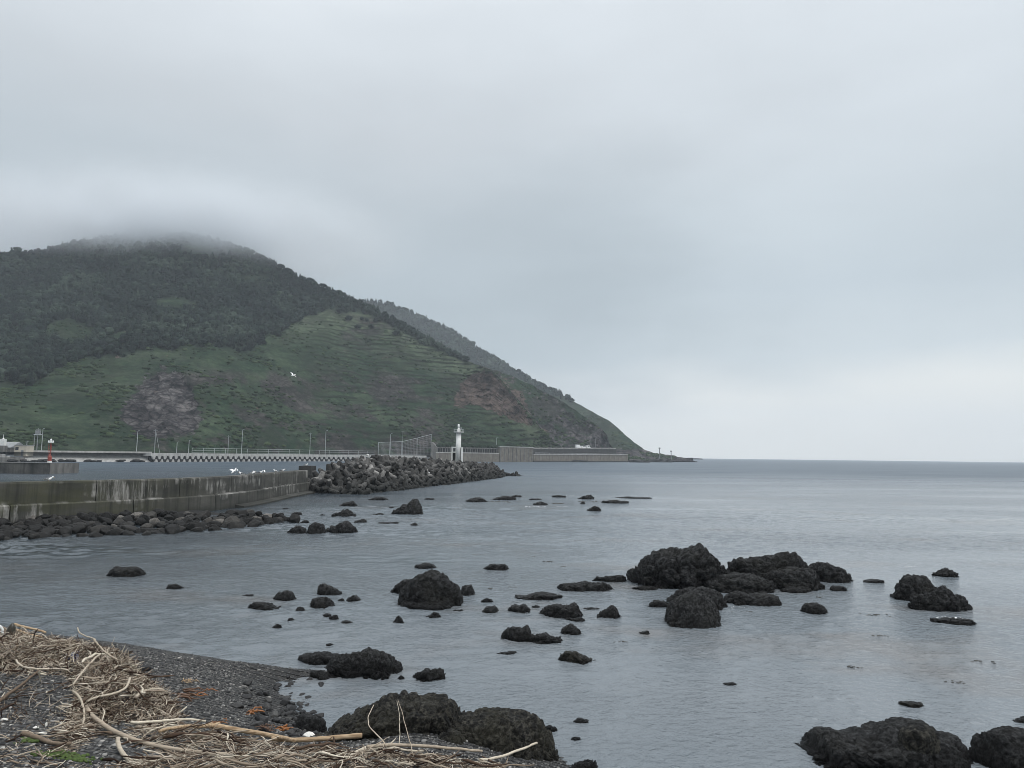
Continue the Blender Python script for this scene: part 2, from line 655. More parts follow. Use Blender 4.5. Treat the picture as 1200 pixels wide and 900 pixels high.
def m_pebble():
    t = NT('pebble')
    v = t.attr('tone')
    c = t.ramp(v, [(0.0, (0.014, 0.015, 0.016)), (0.3, (0.05, 0.051, 0.053)), (0.55, (0.14, 0.14, 0.137)), (0.78, (0.27, 0.26, 0.245)), (0.95, (0.44, 0.42, 0.385)), (1.0, (0.68, 0.66, 0.62))])
    z = t.sep(t.pos)[2]
    wet = t.ramp(z, [(0.08, 1.0), (0.32, 0.0)])
    c = t.mix(t.math('MULTIPLY', wet, 0.6), c, (0.014, 0.014, 0.014))
    return t.done(c, t.math('SUBTRACT', 0.75, t.math('MULTIPLY', wet, 0.4)), t.bump(t.noise(t.pos, 60, 3), 0.2, 0.004), spec=0.3)


M['pebble'] = m_pebble()
t_ = NT('beach_stone')
f_ = t_.noise(t_.obj, 5, 5)
c_ = t_.ramp(t_.rnd(), [(0.0, (0.007, 0.007, 0.008)), (0.8, (0.022, 0.022, 0.023)), (1.0, (0.06, 0.059, 0.056))])
M['beach_stone'] = t_.done(t_.mix(0.7, c_, t_.ramp(f_, [(0.3, 0.5), (0.7, 1.4)]), 'MULTIPLY'), 0.55, t_.bump(f_, 0.4, 0.02), spec=0.35)


def m_hill():
    t = NT('hillside')
    p = t.pos
    n1 = t.noise(p, 0.035, 6, 0.6)
    n2 = t.noise(p, 0.25, 6, 0.65)
    n3 = t.noise(p, 0.026, 6, 0.62, 0.8)
    c = t.ramp(n2, [(0.28, (0.006, 0.015, 0.010)), (0.5, (0.015, 0.032, 0.017)), (0.72, (0.036, 0.063, 0.031))])
    c = t.mix(t.math('MAXIMUM', t.ramp(n1, [(0.45, 0.0), (0.65, 0.45)]), t.attr('pale')), c, t.ramp(n2, [(0.3, (0.052, 0.072, 0.044)), (0.7, (0.130, 0.160, 0.100))]))
    gul = t.noise(t.mapping(p, (0.045, 0.02, 0.012), rot=(0, R(24), 0)), 1.0, 5, 0.62, 0.8)
    c = t.mix(t.math('MULTIPLY', t.ramp(gul, [(0.50, 0.0), (0.60, 1.0)]), 0.55), c, (0.017, 0.024, 0.014))
    # narrow terraces trodden along the contours
    s = t.sep(p)
    zz = t.math('ADD', s[2], t.math('ADD', t.math('MULTIPLY', t.noise(p, 0.018, 2), 14.0), t.math('MULTIPLY', t.noise(p, 0.10, 3), 3.0)))
    line = t.math('ADD', .5, t.math('MULTIPLY', t.math('SINE', t.math('MULTIPLY', zz, 1.45)), .5))
    line = t.math('MULTIPLY', line, t.ramp(t.noise(t.mapping(p, (.05, .05, .3)), 1.0, 3), [(.36, 0.0), (.55, 1.0)]))
    tmask = t.attr('terrace')
    c = t.mix(t.math('MULTIPLY', t.ramp(line, [(0.30, 0.0), (0.75, 1.0)]), tmask), c, (0.010, 0.017, 0.009))
    rk = t.math('ADD', t.math('MULTIPLY', t.noise(t.mapping(p, (0.16, 0.10, 0.12), rot=(0, R(28), 0)), 1.0, 9, 0.74), .72), t.math('MULTIPLY', t.noise(p, .035, 3), .28))
    cr = t.voro(t.mapping(p, (.22, .13, .16), rot=(0, R(25), R(10))), 1.0, 'DISTANCE_TO_EDGE')
    rk = t.math('SUBTRACT', rk, t.math('MULTIPLY', t.ramp(cr, [(0.0, 1.0), (0.14, 0.0)]), .09))
    # bare and shrubby patches, purple brown
    br = t.math('MULTIPLY', t.ramp(t.math('ADD', n3, t.math('MULTIPLY', t.math('SUBTRACT', n2, 0.5), 0.35)), [(0.47, 0.0), (0.56, 1.0)]), t.attr('brown'))
    c = t.mix(br, c, t.ramp(rk, [(0.40, (0.014, 0.015, 0.013)), (0.5, (0.036, 0.034, 0.032)), (0.62, (0.078, 0.070, 0.068))]))
    fo = t.attr('forest')
    c = t.mix(fo, c, t.ramp(n2, [(0.3, (0.007, 0.012, 0.010)), (0.7, (0.020, 0.031, 0.022))]))
    grey = t.ramp(rk, [(0.40, (0.010, 0.010, 0.011)), (0.5, (0.052, 0.048, 0.050)), (0.62, (0.145, 0.136, 0.132))])
    m1 = t.ramp(t.math('ADD', t.attr('rock'), t.math('MULTIPLY', t.math('SUBTRACT', t.math('ADD', t.math('MULTIPLY', n2, .6), t.math('MULTIPLY', t.noise(p, 0.07, 5, .6), .9)), 0.75), 2.4)), [(0.47, 0.0), (0.52, 1.0)])
    c = t.mix(m1, c, grey)
    red = t.ramp(rk, [(0.38, (0.020, 0.015, 0.013)), (0.5, (0.072, 0.054, 0.046)), (0.64, (0.140, 0.110, 0.094))])
    m2 = t.ramp(t.math('ADD', t.attr('slide'), t.math('MULTIPLY', t.math('SUBTRACT', t.math('ADD', t.math('MULTIPLY', n2, .6), t.math('MULTIPLY', t.noise(p, 0.07, 5, .6), .9)), 0.75), 2.4)), [(0.47, 0.0), (0.52, 1.0)])
    c = t.mix(m2, c, red)
    h = t.math('ADD', t.math('ADD', n2, t.math('MULTIPLY', line, t.math('MULTIPLY', tmask, 0.8))), t.math('MULTIPLY', rk, t.math('MAXIMUM', m1, m2)))
    return t.done(c, 0.95, t.bump(h, 0.8, 2.2), spec=0.05)


M['hill'] = m_hill()


def m_leaf(name, a, b, c3, byattr=False, lo=0.45, hi=1.5):
    t = NT(name)
    f = t.noise(t.pos, 0.55, 4, 0.65)
    v = t.attr('tone') if byattr else t.rnd()
    c = t.ramp(v, [(0.0, a), (0.6, b), (1.0, c3)])
    c = t.mix(0.8, c, t.ramp(f, [(0.3, lo), (0.7, hi)]), 'MULTIPLY')
    return t.done(c, 0.9, t.bump(f, 0.6, 0.5), spec=0.1)


M['leaf'] = m_leaf('tree_foliage', (0.005, 0.010, 0.010), (0.009, 0.017, 0.014), (0.022, 0.034, 0.024))
M['leaf_mass'] = m_leaf('forest_foliage', (0.006, 0.012, 0.011), (0.014, 0.024, 0.019), (0.040, 0.058, 0.042), True)
M['tuft'] = m_leaf('slope_tufts', (0.014, 0.025, 0.013), (0.026, 0.042, 0.020), (0.048, 0.068, 0.030), True, .7, 1.25)
M['bark'] = paint('bark', (0.03, 0.024, 0.02), (0.05, 0.042, 0.035), 1.0, 0.9)


def m_water():
    t = NT('sea_water')
    p = t.pos
    # calm lanes and ruffled patches
    lane = t.noise(t.mapping(p, (0.018, 0.07, 1)), 1.0, 4, 0.55)
    ruff = t.ramp(lane, [(0.40, 0.15), (0.58, 1.0)])
    sx = t.sep(p)
    # darker colour towards the wall paints in the reflection of hill and wall
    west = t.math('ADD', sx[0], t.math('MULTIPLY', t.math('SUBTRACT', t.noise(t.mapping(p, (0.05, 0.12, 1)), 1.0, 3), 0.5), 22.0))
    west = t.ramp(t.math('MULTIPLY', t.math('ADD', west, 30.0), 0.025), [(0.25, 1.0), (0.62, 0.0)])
    w1 = t.noise(t.mapping(p, (1.25, 2.1, 1), rot=(0, 0, R(12))), 1.0, 4, 0.6, 0.6)
    w2 = t.noise(t.mapping(p, (4.4, 6.4, 1), rot=(0, 0, R(-18))), 1.0, 4, 0.6, 0.4)
    w3 = t.noise(t.mapping(p, (0.26, 0.5, 1), rot=(0, 0, R(6))), 1.0, 3, 0.5)
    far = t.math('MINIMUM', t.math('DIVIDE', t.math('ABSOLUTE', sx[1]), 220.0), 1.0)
    beyond = t.ramp(t.math('DIVIDE', sx[1], 100.0), [(0.5, 0.0), (0.78, 1.0)])
    n = t.bump(w3, beyond, 0.14)
    n = t.bump(w1, t.math('MULTIPLY', ruff, beyond), 0.25, n)
    n = t.bump(w2, ruff, 0.085, n)
    rough = t.math('ADD', 0.05, t.math('MULTIPLY', far, 0.30))
    c = t.mix(t.ramp(t.noise(t.mapping(p, (0.04, 0.1, 1)), 1.0, 4), [(0.35, 0.0), (0.65, 1.0)]), (0.140, 0.162, 0.180), (0.172, 0.192, 0.208))
    sand = t.ramp(t.noise(t.mapping(p, (0.13, 0.22, 1), (2.1, .7, 0)), 1.0, 4), [(.54, 0.0), (.66, .55)])
    c = t.mix(sand, c, (0.155, 0.142, 0.132))
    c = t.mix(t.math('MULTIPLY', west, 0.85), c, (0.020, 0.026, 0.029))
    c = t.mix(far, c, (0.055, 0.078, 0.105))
    t.b.inputs['IOR'].default_value = 1.333
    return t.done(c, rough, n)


M['water'] = m_water()


def m_volume(name, density, col=(1, 1, 1), aniso=0.0):
    m = bpy.data.materials.new(name)
    m.use_nodes = True
    nt = m.node_tree
    nt.nodes.clear()
    o = nt.nodes.new('ShaderNodeOutputMaterial')
    v = nt.nodes.new('ShaderNodeVolumePrincipled')
    v.inputs['Color'].default_value = (*col, 1)
    v.inputs['Density'].default_value = density
    v.inputs['Anisotropy'].default_value = aniso
    nt.links.new(v.outputs[0], o.inputs['Volume'])
    return m


# ------------------------------------------------------------------ sea, haze
def plane(name, x0, x1, y0, y1, z, mat):
    V = [(x0, y0, z), (x1, y0, z), (x1, y1, z), (x0, y1, z)]
    return mesh_np(name, V, [(0, 1, 2, 3)], [mat], False)


def sea_mesh():
    xs = np.r_[-4500, -1500, -500, -200, -90, -66, np.linspace(-60, 48, 860), 54, 80, 200, 500, 1500, 4500]
    ys = np.r_[-4500, -1000, -200, -40, -5, 3, np.linspace(6, 26, 210), np.linspace(26.15, 72, 290)[1:], 78, 120, 300, 800, 2000, 4500]
    gx, gy = np.meshgrid(xs, ys, indexing='ij')
    win = smooth(-66, -50, gx) * smooth(54, 40, gx) * smooth(3, 7, gy) * smooth(78, 50, gy)
    sel = win > 0
    z = np.zeros_like(gx)
    x, y = gx[sel], gy[sel]
    o = 0 * x
    calm = smooth(-.22, .12, perlin(np.stack([x * .035, y * .085, o + 3.7], -1)) + .5 * perlin(np.stack([x * .012, y * .03, o + 8.1], -1)))
    west = smooth(2, -12, x + 8 * perlin(np.stack([x * .07, y * .12, o], -1)))
    w = 1.0 - np.abs(perlin(np.stack([x * .62 + y * .12, y * 1.05 - x * .1, o + 1.1], -1))) * 2
    z1 = .036 * w + .020 * perlin(np.stack([x * 1.7 - y * .4, y * 2.6 + x * .3, o + 5.0], -1)) + .019 * perlin(np.stack([x * 3.3 + y * .7, y * 4.3 - x * .5, o + 9.0], -1))
    swell = .035 * perlin(np.stack([x * .11, y * .26, o + 2.0], -1))
    z[sel] = (swell + z1 * (.4 + .75 * calm) * (1 + 1.7 * west)) * win[sel] - .012 * win[sel]
    n, m = gx.shape
    idx = np.arange(n * m).reshape(n, m)
    Fc = np.stack([idx[:-1, :-1], idx[1:, :-1], idx[1:, 1:], idx[:-1, 1:]], -1).reshape(-1, 4)
    return mesh_np('sea', np.stack([gx, gy, z], -1).reshape(-1, 3), Fc, [M['water']], True)


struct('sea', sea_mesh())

HAZE_TOP = 300
hz = MB().box(-4550, 4550, -4550, 4550, -5.0, HAZE_TOP).build('haze', m_volume('haze_air', 0.00019, (0.86, 0.93, 1.0)))
tag(hz, kind='stuff')

# ------------------------------------------------------------------ coast geometry
CD = [(-500, 190), (-50, 240), (0, 257), (100, 281), (180, 292), (380, 393), (500, 452), (620, 512), (740, 612), (800, 690), (830, 722)]


def cd(px):
    return interp(CD, px)


def C(px, back=0.0):
    """ground point of the far shore at a photo column, 'back' metres behind the waterline"""
    d = float(cd(px)) + back
    return np.array([X(px, d), d])


def sheet(name, px, ridge, rdepth, set_back, zbase, nrow, p_depth=1.25, p_y=0.92, relief=9.0, fall=0.8, seed=0, crag=None):
    n = len(px)
    db = cd(px) + set_back
    hb = horizon(px)
    yb = hb - (zbase - CAMZ) * F / db
    yr = interp(ridge, px)
    yr = np.minimum(yr, yb - 1.0)
    yr = yr + 1.6 * fbm(np.stack([px / 14.0, px * 0 + seed, px * 0], -1), 3)
    dr = np.maximum(interp(rdepth, px), db + 4)
    v = np.linspace(0, 1, nrow)[:, None]
    y = yb + (yr - yb) * v ** p_y
    d = db + (dr - db) * v ** p_depth
    PX = np.broadcast_to(px, y.shape)
    pos = P(PX, y, d)
    edge = np.sin(np.pi * np.clip(v, 0, 1)) ** 0.7
    q = np.stack([pos[..., 0] / 70, pos[..., 2] / 90 + seed, v * np.ones_like(y)], -1)
    g = fbm(q, 4, 0.5, True)
    g2 = fbm(np.stack([pos[..., 0] / 16, pos[..., 2] / 22, pos[..., 1] / 30 + seed], -1), 4)
    scale = np.clip((dr - db) / 120, 0.15, 1)
    pos[..., 1] += edge * scale * (relief * g + 4.0 * g2)
    pos[..., 2] += edge * scale * (1.2 * g2)
    if crag is not None:
        ck = crag(PX, y)
        pos[..., 1] += ck * (9.0 * fbm(np.stack([pos[..., 0] / 13, pos[..., 2] / 17, pos[..., 1] / 40], -1), 5, 0.6, True) + 5 * (0.5 - cells(np.stack([pos[..., 0] / 7, pos[..., 2] / 11, 0 * y], -1))))
    back = []
    for k in range(1, 7):
        b = pos[-1].copy()
        b[:, 1] += 18 * k
        b[:, 0] += b[:, 0] / b[:, 1] * 18 * k
        b[:, 2] = np.maximum(b[:, 2] - fall * 18 * k * (0.3 + 0.12 * k), -2)
        back.append(b)
    allp = np.concatenate([pos, np.array(back)])
    m = allp.shape[0]
    idx = np.arange(m * n).reshape(m, n)
    Fc = np.stack([idx[:-1, :-1], idx[:-1, 1:], idx[1:, 1:], idx[1:, :-1]], -1).reshape(-1, 4)
    yfull = np.concatenate([y, np.repeat(y[-1:], 6, 0)])
    PXf = np.broadcast_to(px, yfull.shape)
    return dict(pos=pos, all=allp, F=Fc, px=PXf, y=yfull, rows=nrow, name=name, col=px)


RIDGE_A = [(-500, 420), (-300, 350), (-120, 314), (0, 302), (60, 290), (100, 281), (160, 272), (220, 272), (270, 284), (290, 294), (310, 304), (350, 325),
           (400, 346), (440, 364), (480, 387), (520, 410), (545, 422), (575, 433), (590, 447), (612, 474), (633, 501), (651, 520), (664, 530)]
DEP_A = [(-500, 420), (-200, 560), (0, 640), (160, 700), (300, 690), (400, 700), (545, 640), (600, 575), (651, 540), (664, 533)]
RIDGE_B = [(500, 440), (545, 424), (580, 433), (600, 440), (629, 454), (660, 470), (692, 493), (705, 502), (712, 510), (715, 521), (722, 528)]
DEP_B = [(500, 720), (600, 690), (690, 640), (722, 612)]
RIDGE_C = [(380, 352), (430, 353), (455, 356), (480, 365), (520, 382), (560, 408), (600, 432), (640, 456), (660, 464), (690, 480), (715, 494), (730, 507), (744, 519),
           (756, 528), (766, 530.8), (775, 531.2), (779, 533.2), (790, 533.6), (794, 535.8), (812, 537.3)]
DEP_C = [(380, 1700), (455, 1600), (600, 1330), (680, 1060), (715, 880), (740, 790), (770, 715), (812, 712)]

FOREST_A = [(-460, 470), (-200, 455), (0, 447), (22, 449), (60, 426), (100, 417), (140, 416), (180, 404), (200, 410), (225, 403), (260, 408), (296, 414),
            (303, 392), (328, 384), (350, 369), (390, 362), (432, 368), (470, 388), (510, 409), (548, 424), (560, 300), (300, 200), (-460, 200)]
CLEAR_A = [[(275, 322), (300, 317), (322, 327), (300, 331), (280, 329)], [(206, 292), (222, 283), (252, 288), (250, 300), (228, 302), (212, 300)],
           [(46, 385), (70, 372), (95, 380), (88, 398), (60, 402)], [(172, 355), (200, 345), (225, 352), (212, 362), (185, 364)],
           [(110, 395), (135, 385), (150, 392), (135, 402)]]
CLIFF = [(150, 455), (165, 437), (195, 429), (212, 440), (224, 468), (232, 492), (222, 508), (188, 514), (150, 512), (136, 492)]
SLIDE = [(538, 446), (555, 434), (572, 434), (592, 450), (606, 468), (622, 492), (634, 503), (604, 494), (566, 476), (530, 474)]


def soft(poly, x, y, w):
    d = poly_dist(poly, x, y)
    s = np.where(in_poly(poly, x, y), d, -d)
    return smooth(-w, w, s)


sA = sheet('hill', np.linspace(-450, 664, 430), RIDGE_A, DEP_A, interp([(-500, 25), (480, 24), (520, 16), (700, 14)], np.linspace(-450, 664, 430)), 3.0, 200, relief=20.0, seed=1.3, crag=lambda x, y: np.maximum(soft(CLIFF, x, y, 8), soft(SLIDE, x, y, 8)))
sB = sheet('hill_spur', np.linspace(505, 722, 150), RIDGE_B, DEP_B, 16.0, 3.0, 90, 1.1, 0.95, 18, seed=5.1, crag=lambda x, y: .7 + 0 * x)
sC = sheet('headland', np.linspace(385, 812, 240), RIDGE_C, DEP_C, interp([(385, 420), (600, 300), (690, 120), (740, 20), (800, 6), (812, 3)], np.linspace(385, 812, 240)), 1.0, 120, 1.15, 0.95, 16, seed=9.7)

def hill_attrs(s, which):
    x, y = s['px'].ravel(), s['y'].ravel()
    wob = 6 * fbm(np.stack([x / 18, y / 18, 0 * x], -1), 3)
    a = {k: np.zeros(len(x)) for k in ('forest', 'rock', 'slide', 'brown', 'terrace', 'pale')}
    if which == 'A':
        f = soft(FOREST_A, x + wob, y + wob, 3)
        for c in CLEAR_A:
            f *= 1 - soft(c, x + wob * .6, y + wob * .6, 3)
        a['forest'] = f
        a['rock'] = soft(CLIFF, x + 1.8 * wob, y + 1.3 * wob, 9)
        a['slide'] = soft(SLIDE, x + wob, y + wob * .7, 6)
        a['brown'] = smooth(120, 235, x) * smooth(428, 446, y) * (1 - smooth(490, 540, x)) * 0.95 + 0.7 * soft([(385, 368), (440, 372), (470, 390), (440, 402), (400, 396)], x, y, 9) + 0.25
        a['pale'] = .9 * smooth(300, 360, x) * smooth(45, 0, y - interp([(300, 380), (390, 366), (440, 370), (480, 388), (545, 420), (600, 470), (660, 530)], x)) * (1 - a['forest'])
        a['terrace'] = smooth(330, 400, x) * smooth(365, 380, y) * 0.8 + 0.2
    elif which == 'B':
        a['rock'] = 0.28 + 0.35 * smooth(480, 510, y)
        a['slide'] = soft([(560, 440), (590, 446), (612, 462), (628, 498), (640, 505), (600, 500)], x, y, 8)
        a['brown'] += 0.9
        a['terrace'] += 0.2
    else:
        line = interp([(385, 420), (470, 400), (520, 415), (580, 445), (640, 462), (700, 480), (812, 500)], x)
        a['forest'] = smooth(6, -6, y - line + wob) * (1 - smooth(630, 690, x)) if False else (1 - smooth(-6, 6, y - line + wob)) * (1 - smooth(640, 690, x))
        a['brown'] += 0.45
        a['rock'] = 1.0 * smooth(522, 530, y)
        a['terrace'] += 0.25
    return a


for s, w in ((sA, 'A'), (sB, 'B'), (sC, 'C')):
    s['attr'] = hill_attrs(s, w)
    me = mesh_np(s['name'], s['all'].reshape(-1, 3), s['F'], [M['hill']], True, s['attr'])
    struct(s['name'], me)


def sample(s, px, t):
    """points on a hill sheet at fractional column/row"""
    n = s['pos'].shape[1]
    cx = np.interp(px, s['col'], np.arange(n))
    r = t * (s['rows'] - 1)
    i, j = np.clip(r.astype(int), 0, s['rows'] - 2), np.clip(cx.astype(int), 0, n - 2)
    fr, fc = (r - i)[:, None], (cx - j)[:, None]
    p = s['pos']
    pt = (p[i, j] * (1 - fr) + p[i + 1, j] * fr) * (1 - fc) + (p[i, j + 1] * (1 - fr) + p[i + 1, j + 1] * fr) * fc
    yy = s['y'][i, j]
    fo = s['attr']['forest'].reshape(s['px'].shape)[i, j]
    return pt, yy, fo


# terrace (road shelf) between the seawall and the hill
pxs = np.linspace(-480, 640, 120)
fr = np.array([C(p, 1.0) for p in pxs])
bk = np.array([C(p, 34.0) for p in pxs])
V = np.concatenate([np.c_[fr, np.full(len(pxs), 3.55)], np.c_[bk, np.full(len(pxs), 3.55)]])
n = len(pxs)
struct('road', mesh_np('road', V, [(i, i + 1, n + i + 1, n + i) for i in range(n - 1)], [M['asphalt']], False))


# ------------------------------------------------------------------ trees on the hill
def tree_base(seed, conifer, lod=1):
    V, Fc = ICO[2]
    V = V.copy()
    r = np.random.default_rng(seed)
    out_v, out_f, off = [], [], 0
    lobes = []
    if conifer:
        for k in range(6):
            z = 0.16 + 0.14 * k
            lobes.append((r.normal(0, 0.02), r.normal(0, 0.02), z, 0.26 * (1 - k / 6.5), 0.13))
    else:
        lobes = [(0, 0, 0.6, 0.30, 0.32)] + [(0.24 * math.cos(a), 0.24 * math.sin(a), 0.45 + r.uniform(-.12, .22), r.uniform(.15, .22), r.uniform(.15, .22)) for a in r.uniform(0, 6.28, 6)]
    for (x, y, z, rr, rz) in lobes:
        Vi, Fi = ICO[lod]
        d = 1 + 0.55 * perlin(Vi * 2.1 + r.uniform(0, 99, 3)) + 0.3 * perlin(Vi * 5 + 3.3)
        W = Vi * d[:, None] * np.array([rr, rr, rz]) + np.array([x, y, z])
        out_v.append(W)
        out_f.append(Fi + off)
        off += len(W)
    # loose leaf sprays that break the outline
    for _ in range(46 if lod else 16):
        x, y, z, rr, rz = lobes[r.integers(len(lobes))]
        dr = r.normal(size=3)
        dr /= np.linalg.norm(dr)
        c = np.array([x, y, z]) + dr * np.array([rr, rr, rz]) * r.uniform(.95, 1.2)
        e = r.normal(size=(3, 3)) * 0.05
        out_v.append(c + e)
        out_f.append(np.array([[off, off + 1, off + 2]]))
        off += 3
    # trunk
    a = np.linspace(0, 2 * np.pi, 5, endpoint=False)
    tv = np.concatenate([np.c_[0.028 * np.cos(a), 0.028 * np.sin(a), np.full(5, -0.08)], np.c_[0.012 * np.cos(a), 0.012 * np.sin(a), np.full(5, 0.6)]])
    tf = []
    for k in range(5):
        j = (k + 1) % 5
        tf += [(k, j, 5 + j), (k, 5 + j, 5 + k)]
    nleaf = sum(len(f) for f in out_f)
    out_v.append(tv)
    out_f.append(np.array(tf) + off)
    return np.concatenate(out_v), np.concatenate(out_f), nleaf


TREES = [tree_base(k, k % 2 == 0) for k in range(6)]
TREES_FAR = [tree_base(k, k % 2 == 0, 0) for k in range(6)]


def forest_points():
    T, H = [], []
    px = RNG.uniform(-200, 560, 44000)
    t = RNG.uniform(0.2, 1.0, 44000) ** 0.8
    t = np.where((px > 40) & (px < 330), np.minimum(t, .995), t)
    pt, y, fo = sample(sA, px, t)
    dens = fo * (0.42 + 0.5 * smooth(-.2, .25, fbm(pt / 40.0, 3)))
    # screen-even thinning
    k = RNG.uniform(size=len(px)) < dens * 0.62
    T.append(pt[k])
    H.append(RNG.uniform(3.6, 7.6, k.sum()) * (1 + 0.5 * fbm(pt[k] / 50.0, 2)) * np.where((px[k] > 20) & (px[k] < 340) & (t[k] > .93), .6, 1.0))
    px = RNG.uniform(395, 680, 9000)
    t = RNG.uniform(0.25, 1.0, 9000) ** 0.7
    pt, y, fo = sample(sC, px, t)
    k = RNG.uniform(size=len(px)) < fo * 0.55
    T.append(pt[k])
    H.append(RNG.uniform(6, 10.5, k.sum()))
    # a line along the crest of the main hill
    px = RNG.uniform(290, 548, 170)
    pt, y, fo = sample(sA, px, RNG.uniform(0.985, 1.0, 170))
    T.append(pt)
    H.append(RNG.uniform(3.5, 6.5, 170))
    px = RNG.uniform(445, 640, 130)
    pt, y, fo = sample(sC, px, RNG.uniform(0.985, 1.0, 130))
    T.append(pt)
    H.append(RNG.uniform(5, 9, 130))
    return np.concatenate(T), np.concatenate(H)


TP, TH = forest_points()
vis = np.abs((TP[:, 0] / TP[:, 1]) * F + 600 - 280) < 420
size = TH / TP[:, 1] * np.where((TP[:, 0] / TP[:, 1] * F + 600 > 2) & vis, 1.0, 0.01)
order = np.argsort(-size)
solo, mass = order[:280], order[280:]
tree_meshes = []
for k, (V, Fc, nl) in enumerate(TREES):
    mi = np.zeros(len(Fc), int)
    mi[nl:] = 1
    tree_meshes.append(mesh_np('tree', V, Fc, [M['leaf'], M['bark']], True, None, mi))
for i in solo:
    conifer = random.random() < 0.5
    o = link('tree', tree_meshes[random.choice((0, 2, 4)) if conifer else random.choice((1, 3, 5))], None, TP[i] - np.array([0, 0, 0.4]))
    w = TH[i] * random.uniform(.85, 1.25)
    o.scale = (w, w, TH[i])
    o.rotation_euler = (0, 0, random.uniform(0, 6.28))
    if conifer:
        tag(o, 'dark pointed conifer in the dense forest on the upper hillside', 'tree', 'conifers of the hillside forest')
    else:
        tag(o, 'dark round-crowned tree in the dense forest on the upper hillside', 'tree', 'round-crowned trees of the hillside forest')
nM = len(mass)
w = TH[mass] * RNG.uniform(.85, 1.25, nM)
Mx = rot_z(RNG.uniform(0, 6.28, nM)) * np.stack([w, w, TH[mass]], -1)[:, None, :]
Vm, Fm, ids = merge_many([(b[0], b[1]) for b in TREES_FAR], RNG.integers(0, 6, nM), Mx, TP[mass] - np.array([0, 0, 0.4]))
tone = np.clip(.48 + 1.1 * fbm(TP[mass] / 48.0, 3) + RNG.normal(0, .2, nM), 0, 1)
fo = link('forest', mesh_np('forest', Vm, Fm, [M['leaf_mass']], True, {'tone': tone[ids]}))
tag(fo, 'dense dark forest covering the upper hill and headland ridge', 'forest', kind='stuff')

# lone trees and bushes standing clear on the grass
LONE = [(321, 392, 'sA', 13, 0, 'lone dark conifer on the grass just below the forest corner'),
        (305, 402, 'sA', 11, 2, 'dark conifer at the lowest corner of the forest edge'),
        (465, 393, 'sA', 8, 1, 'dark bush alone near the crest of the green slope'),
        (406, 375, 'sA', 8, 1, 'bush on the bare brown crest, nearest the forest'),
        (418, 384, 'sA', 7, 3, 'low wide bush below the bare brown crest'),
        (423, 374, 'sA', 5, 5, 'small bush in the middle of the bare brown crest'),
        (440, 377, 'sA', 8, 3, 'bush at the seaward end of the bare brown crest'),
        (434, 383, 'sA', 6, 5, 'dark low bush under the seaward end of the brown crest'),
        (428, 375, 'sA', 5, 1, 'tiny bush between two larger ones on the brown crest')]
for (px, py, s, h, b, lab) in LONE:
    col = np.argmin(np.abs(sA['col'] - px))
    r = np.argmin(np.abs(sA['y'][:sA['rows'], col] - py))
    p = sA['pos'][r, col]
    V, Fc, nl = TREES[b]
    nv = Fc[:nl].max() + 1
    root = empty('conifer' if b in (0, 2) else 'bush', p - np.array([0, 0, .4]), lab, 'tree' if b in (0, 2) else 'bush', None, random.uniform(0, 6))
    root.scale = (h * 1.15, h * 1.15, h * (1.1 if b in (0, 2) else .8))
    link('crown', mesh_np('crown', V[:nv], Fc[:nl], [M['leaf']], True), root)
    link('trunk', mesh_np('trunk', V[nv:], Fc[nl:] - nv, [M['bark']], True), root)

# tufts and low shrubs on the open slopes
pts, siz = [], []
for s, lo, hi, cnt in ((sA, -100, 655, 16000), (sB, 520, 720, 1500), (sC, 560, 790, 2500)):
    px = RNG.uniform(lo, hi, cnt)
    pt, y, fo = sample(s, px, RNG.uniform(0.02, .98, cnt) ** 0.9)
    k = (fo < 0.5) & (fbm(pt / 30.0, 3) + RNG.uniform(-.22, .22, cnt) > 0.06)
    if s is sA:
        k &= ~in_poly(SLIDE, px, y) & ~in_poly(CLIFF, px, y) & ((px < 350) | (RNG.uniform(size=len(px)) < .3))
    pts.append(pt[k])
    siz.append(RNG.uniform(.5, 1.5, k.sum()) ** 1.2)
pts, siz = np.concatenate(pts), np.concatenate(siz)
nT = len(pts)
Mx = rot_z(RNG.uniform(0, 6.28, nT)) * (siz[:, None] * np.array([1.5, 1.0, 0.75]))[:, None, :]
d = [(ICO[1][0] * (1 + 0.5 * perlin(ICO[1][0] * 2 + k * 7.7))[:, None], ICO[1][1]) for k in range(4)]
Vm, Fm, ids = merge_many(d, RNG.integers(0, 4, nT), Mx, pts)
tuf = link('undergrowth', mesh_np('undergrowth', Vm, Fm, [M['tuft']], True, {'tone': np.clip(RNG.normal(.5, .25, nT), 0, 1)[ids]}))
tag(tuf, 'coarse green grass tufts and low scrub over the open slopes', 'scrub', kind='stuff')

# low cloud sitting on the summit
mc = P(np.array(185.0), np.array(276.0), np.array(700.0))
Vm = ICO[3][0] * np.array([310, 200, 52])
mm = m_volume('hill_cloud', 0.0, (.90, .925, .95))
mt = mm.node_tree
vol = next(n for n in mt.nodes if n.type == 'PRINCIPLED_VOLUME')
tcn = mt.nodes.new('ShaderNodeTexCoord')
mpn = mt.nodes.new('ShaderNodeMapping')
mpn.inputs['Scale'].default_value = (1 / 310, 1 / 200, 1 / 52)
grn = mt.nodes.new('ShaderNodeTexGradient')
grn.gradient_type = 'QUADRATIC_SPHERE'
noi = mt.nodes.new('ShaderNodeTexNoise')
noi.inputs['Scale'].default_value = 0.016
noi.inputs['Detail'].default_value = 2
rmp = mt.nodes.new('ShaderNodeMapRange')
rmp.inputs[1].default_value, rmp.inputs[2].default_value, rmp.inputs[3].default_value, rmp.inputs[4].default_value = .35, .65, .45, 1.5
m1n = mt.nodes.new('ShaderNodeMath')
m1n.operation = 'MULTIPLY'
m2n = mt.nodes.new('ShaderNodeMath')
m2n.operation = 'MULTIPLY'
m2n.inputs[1].default_value = 0.075
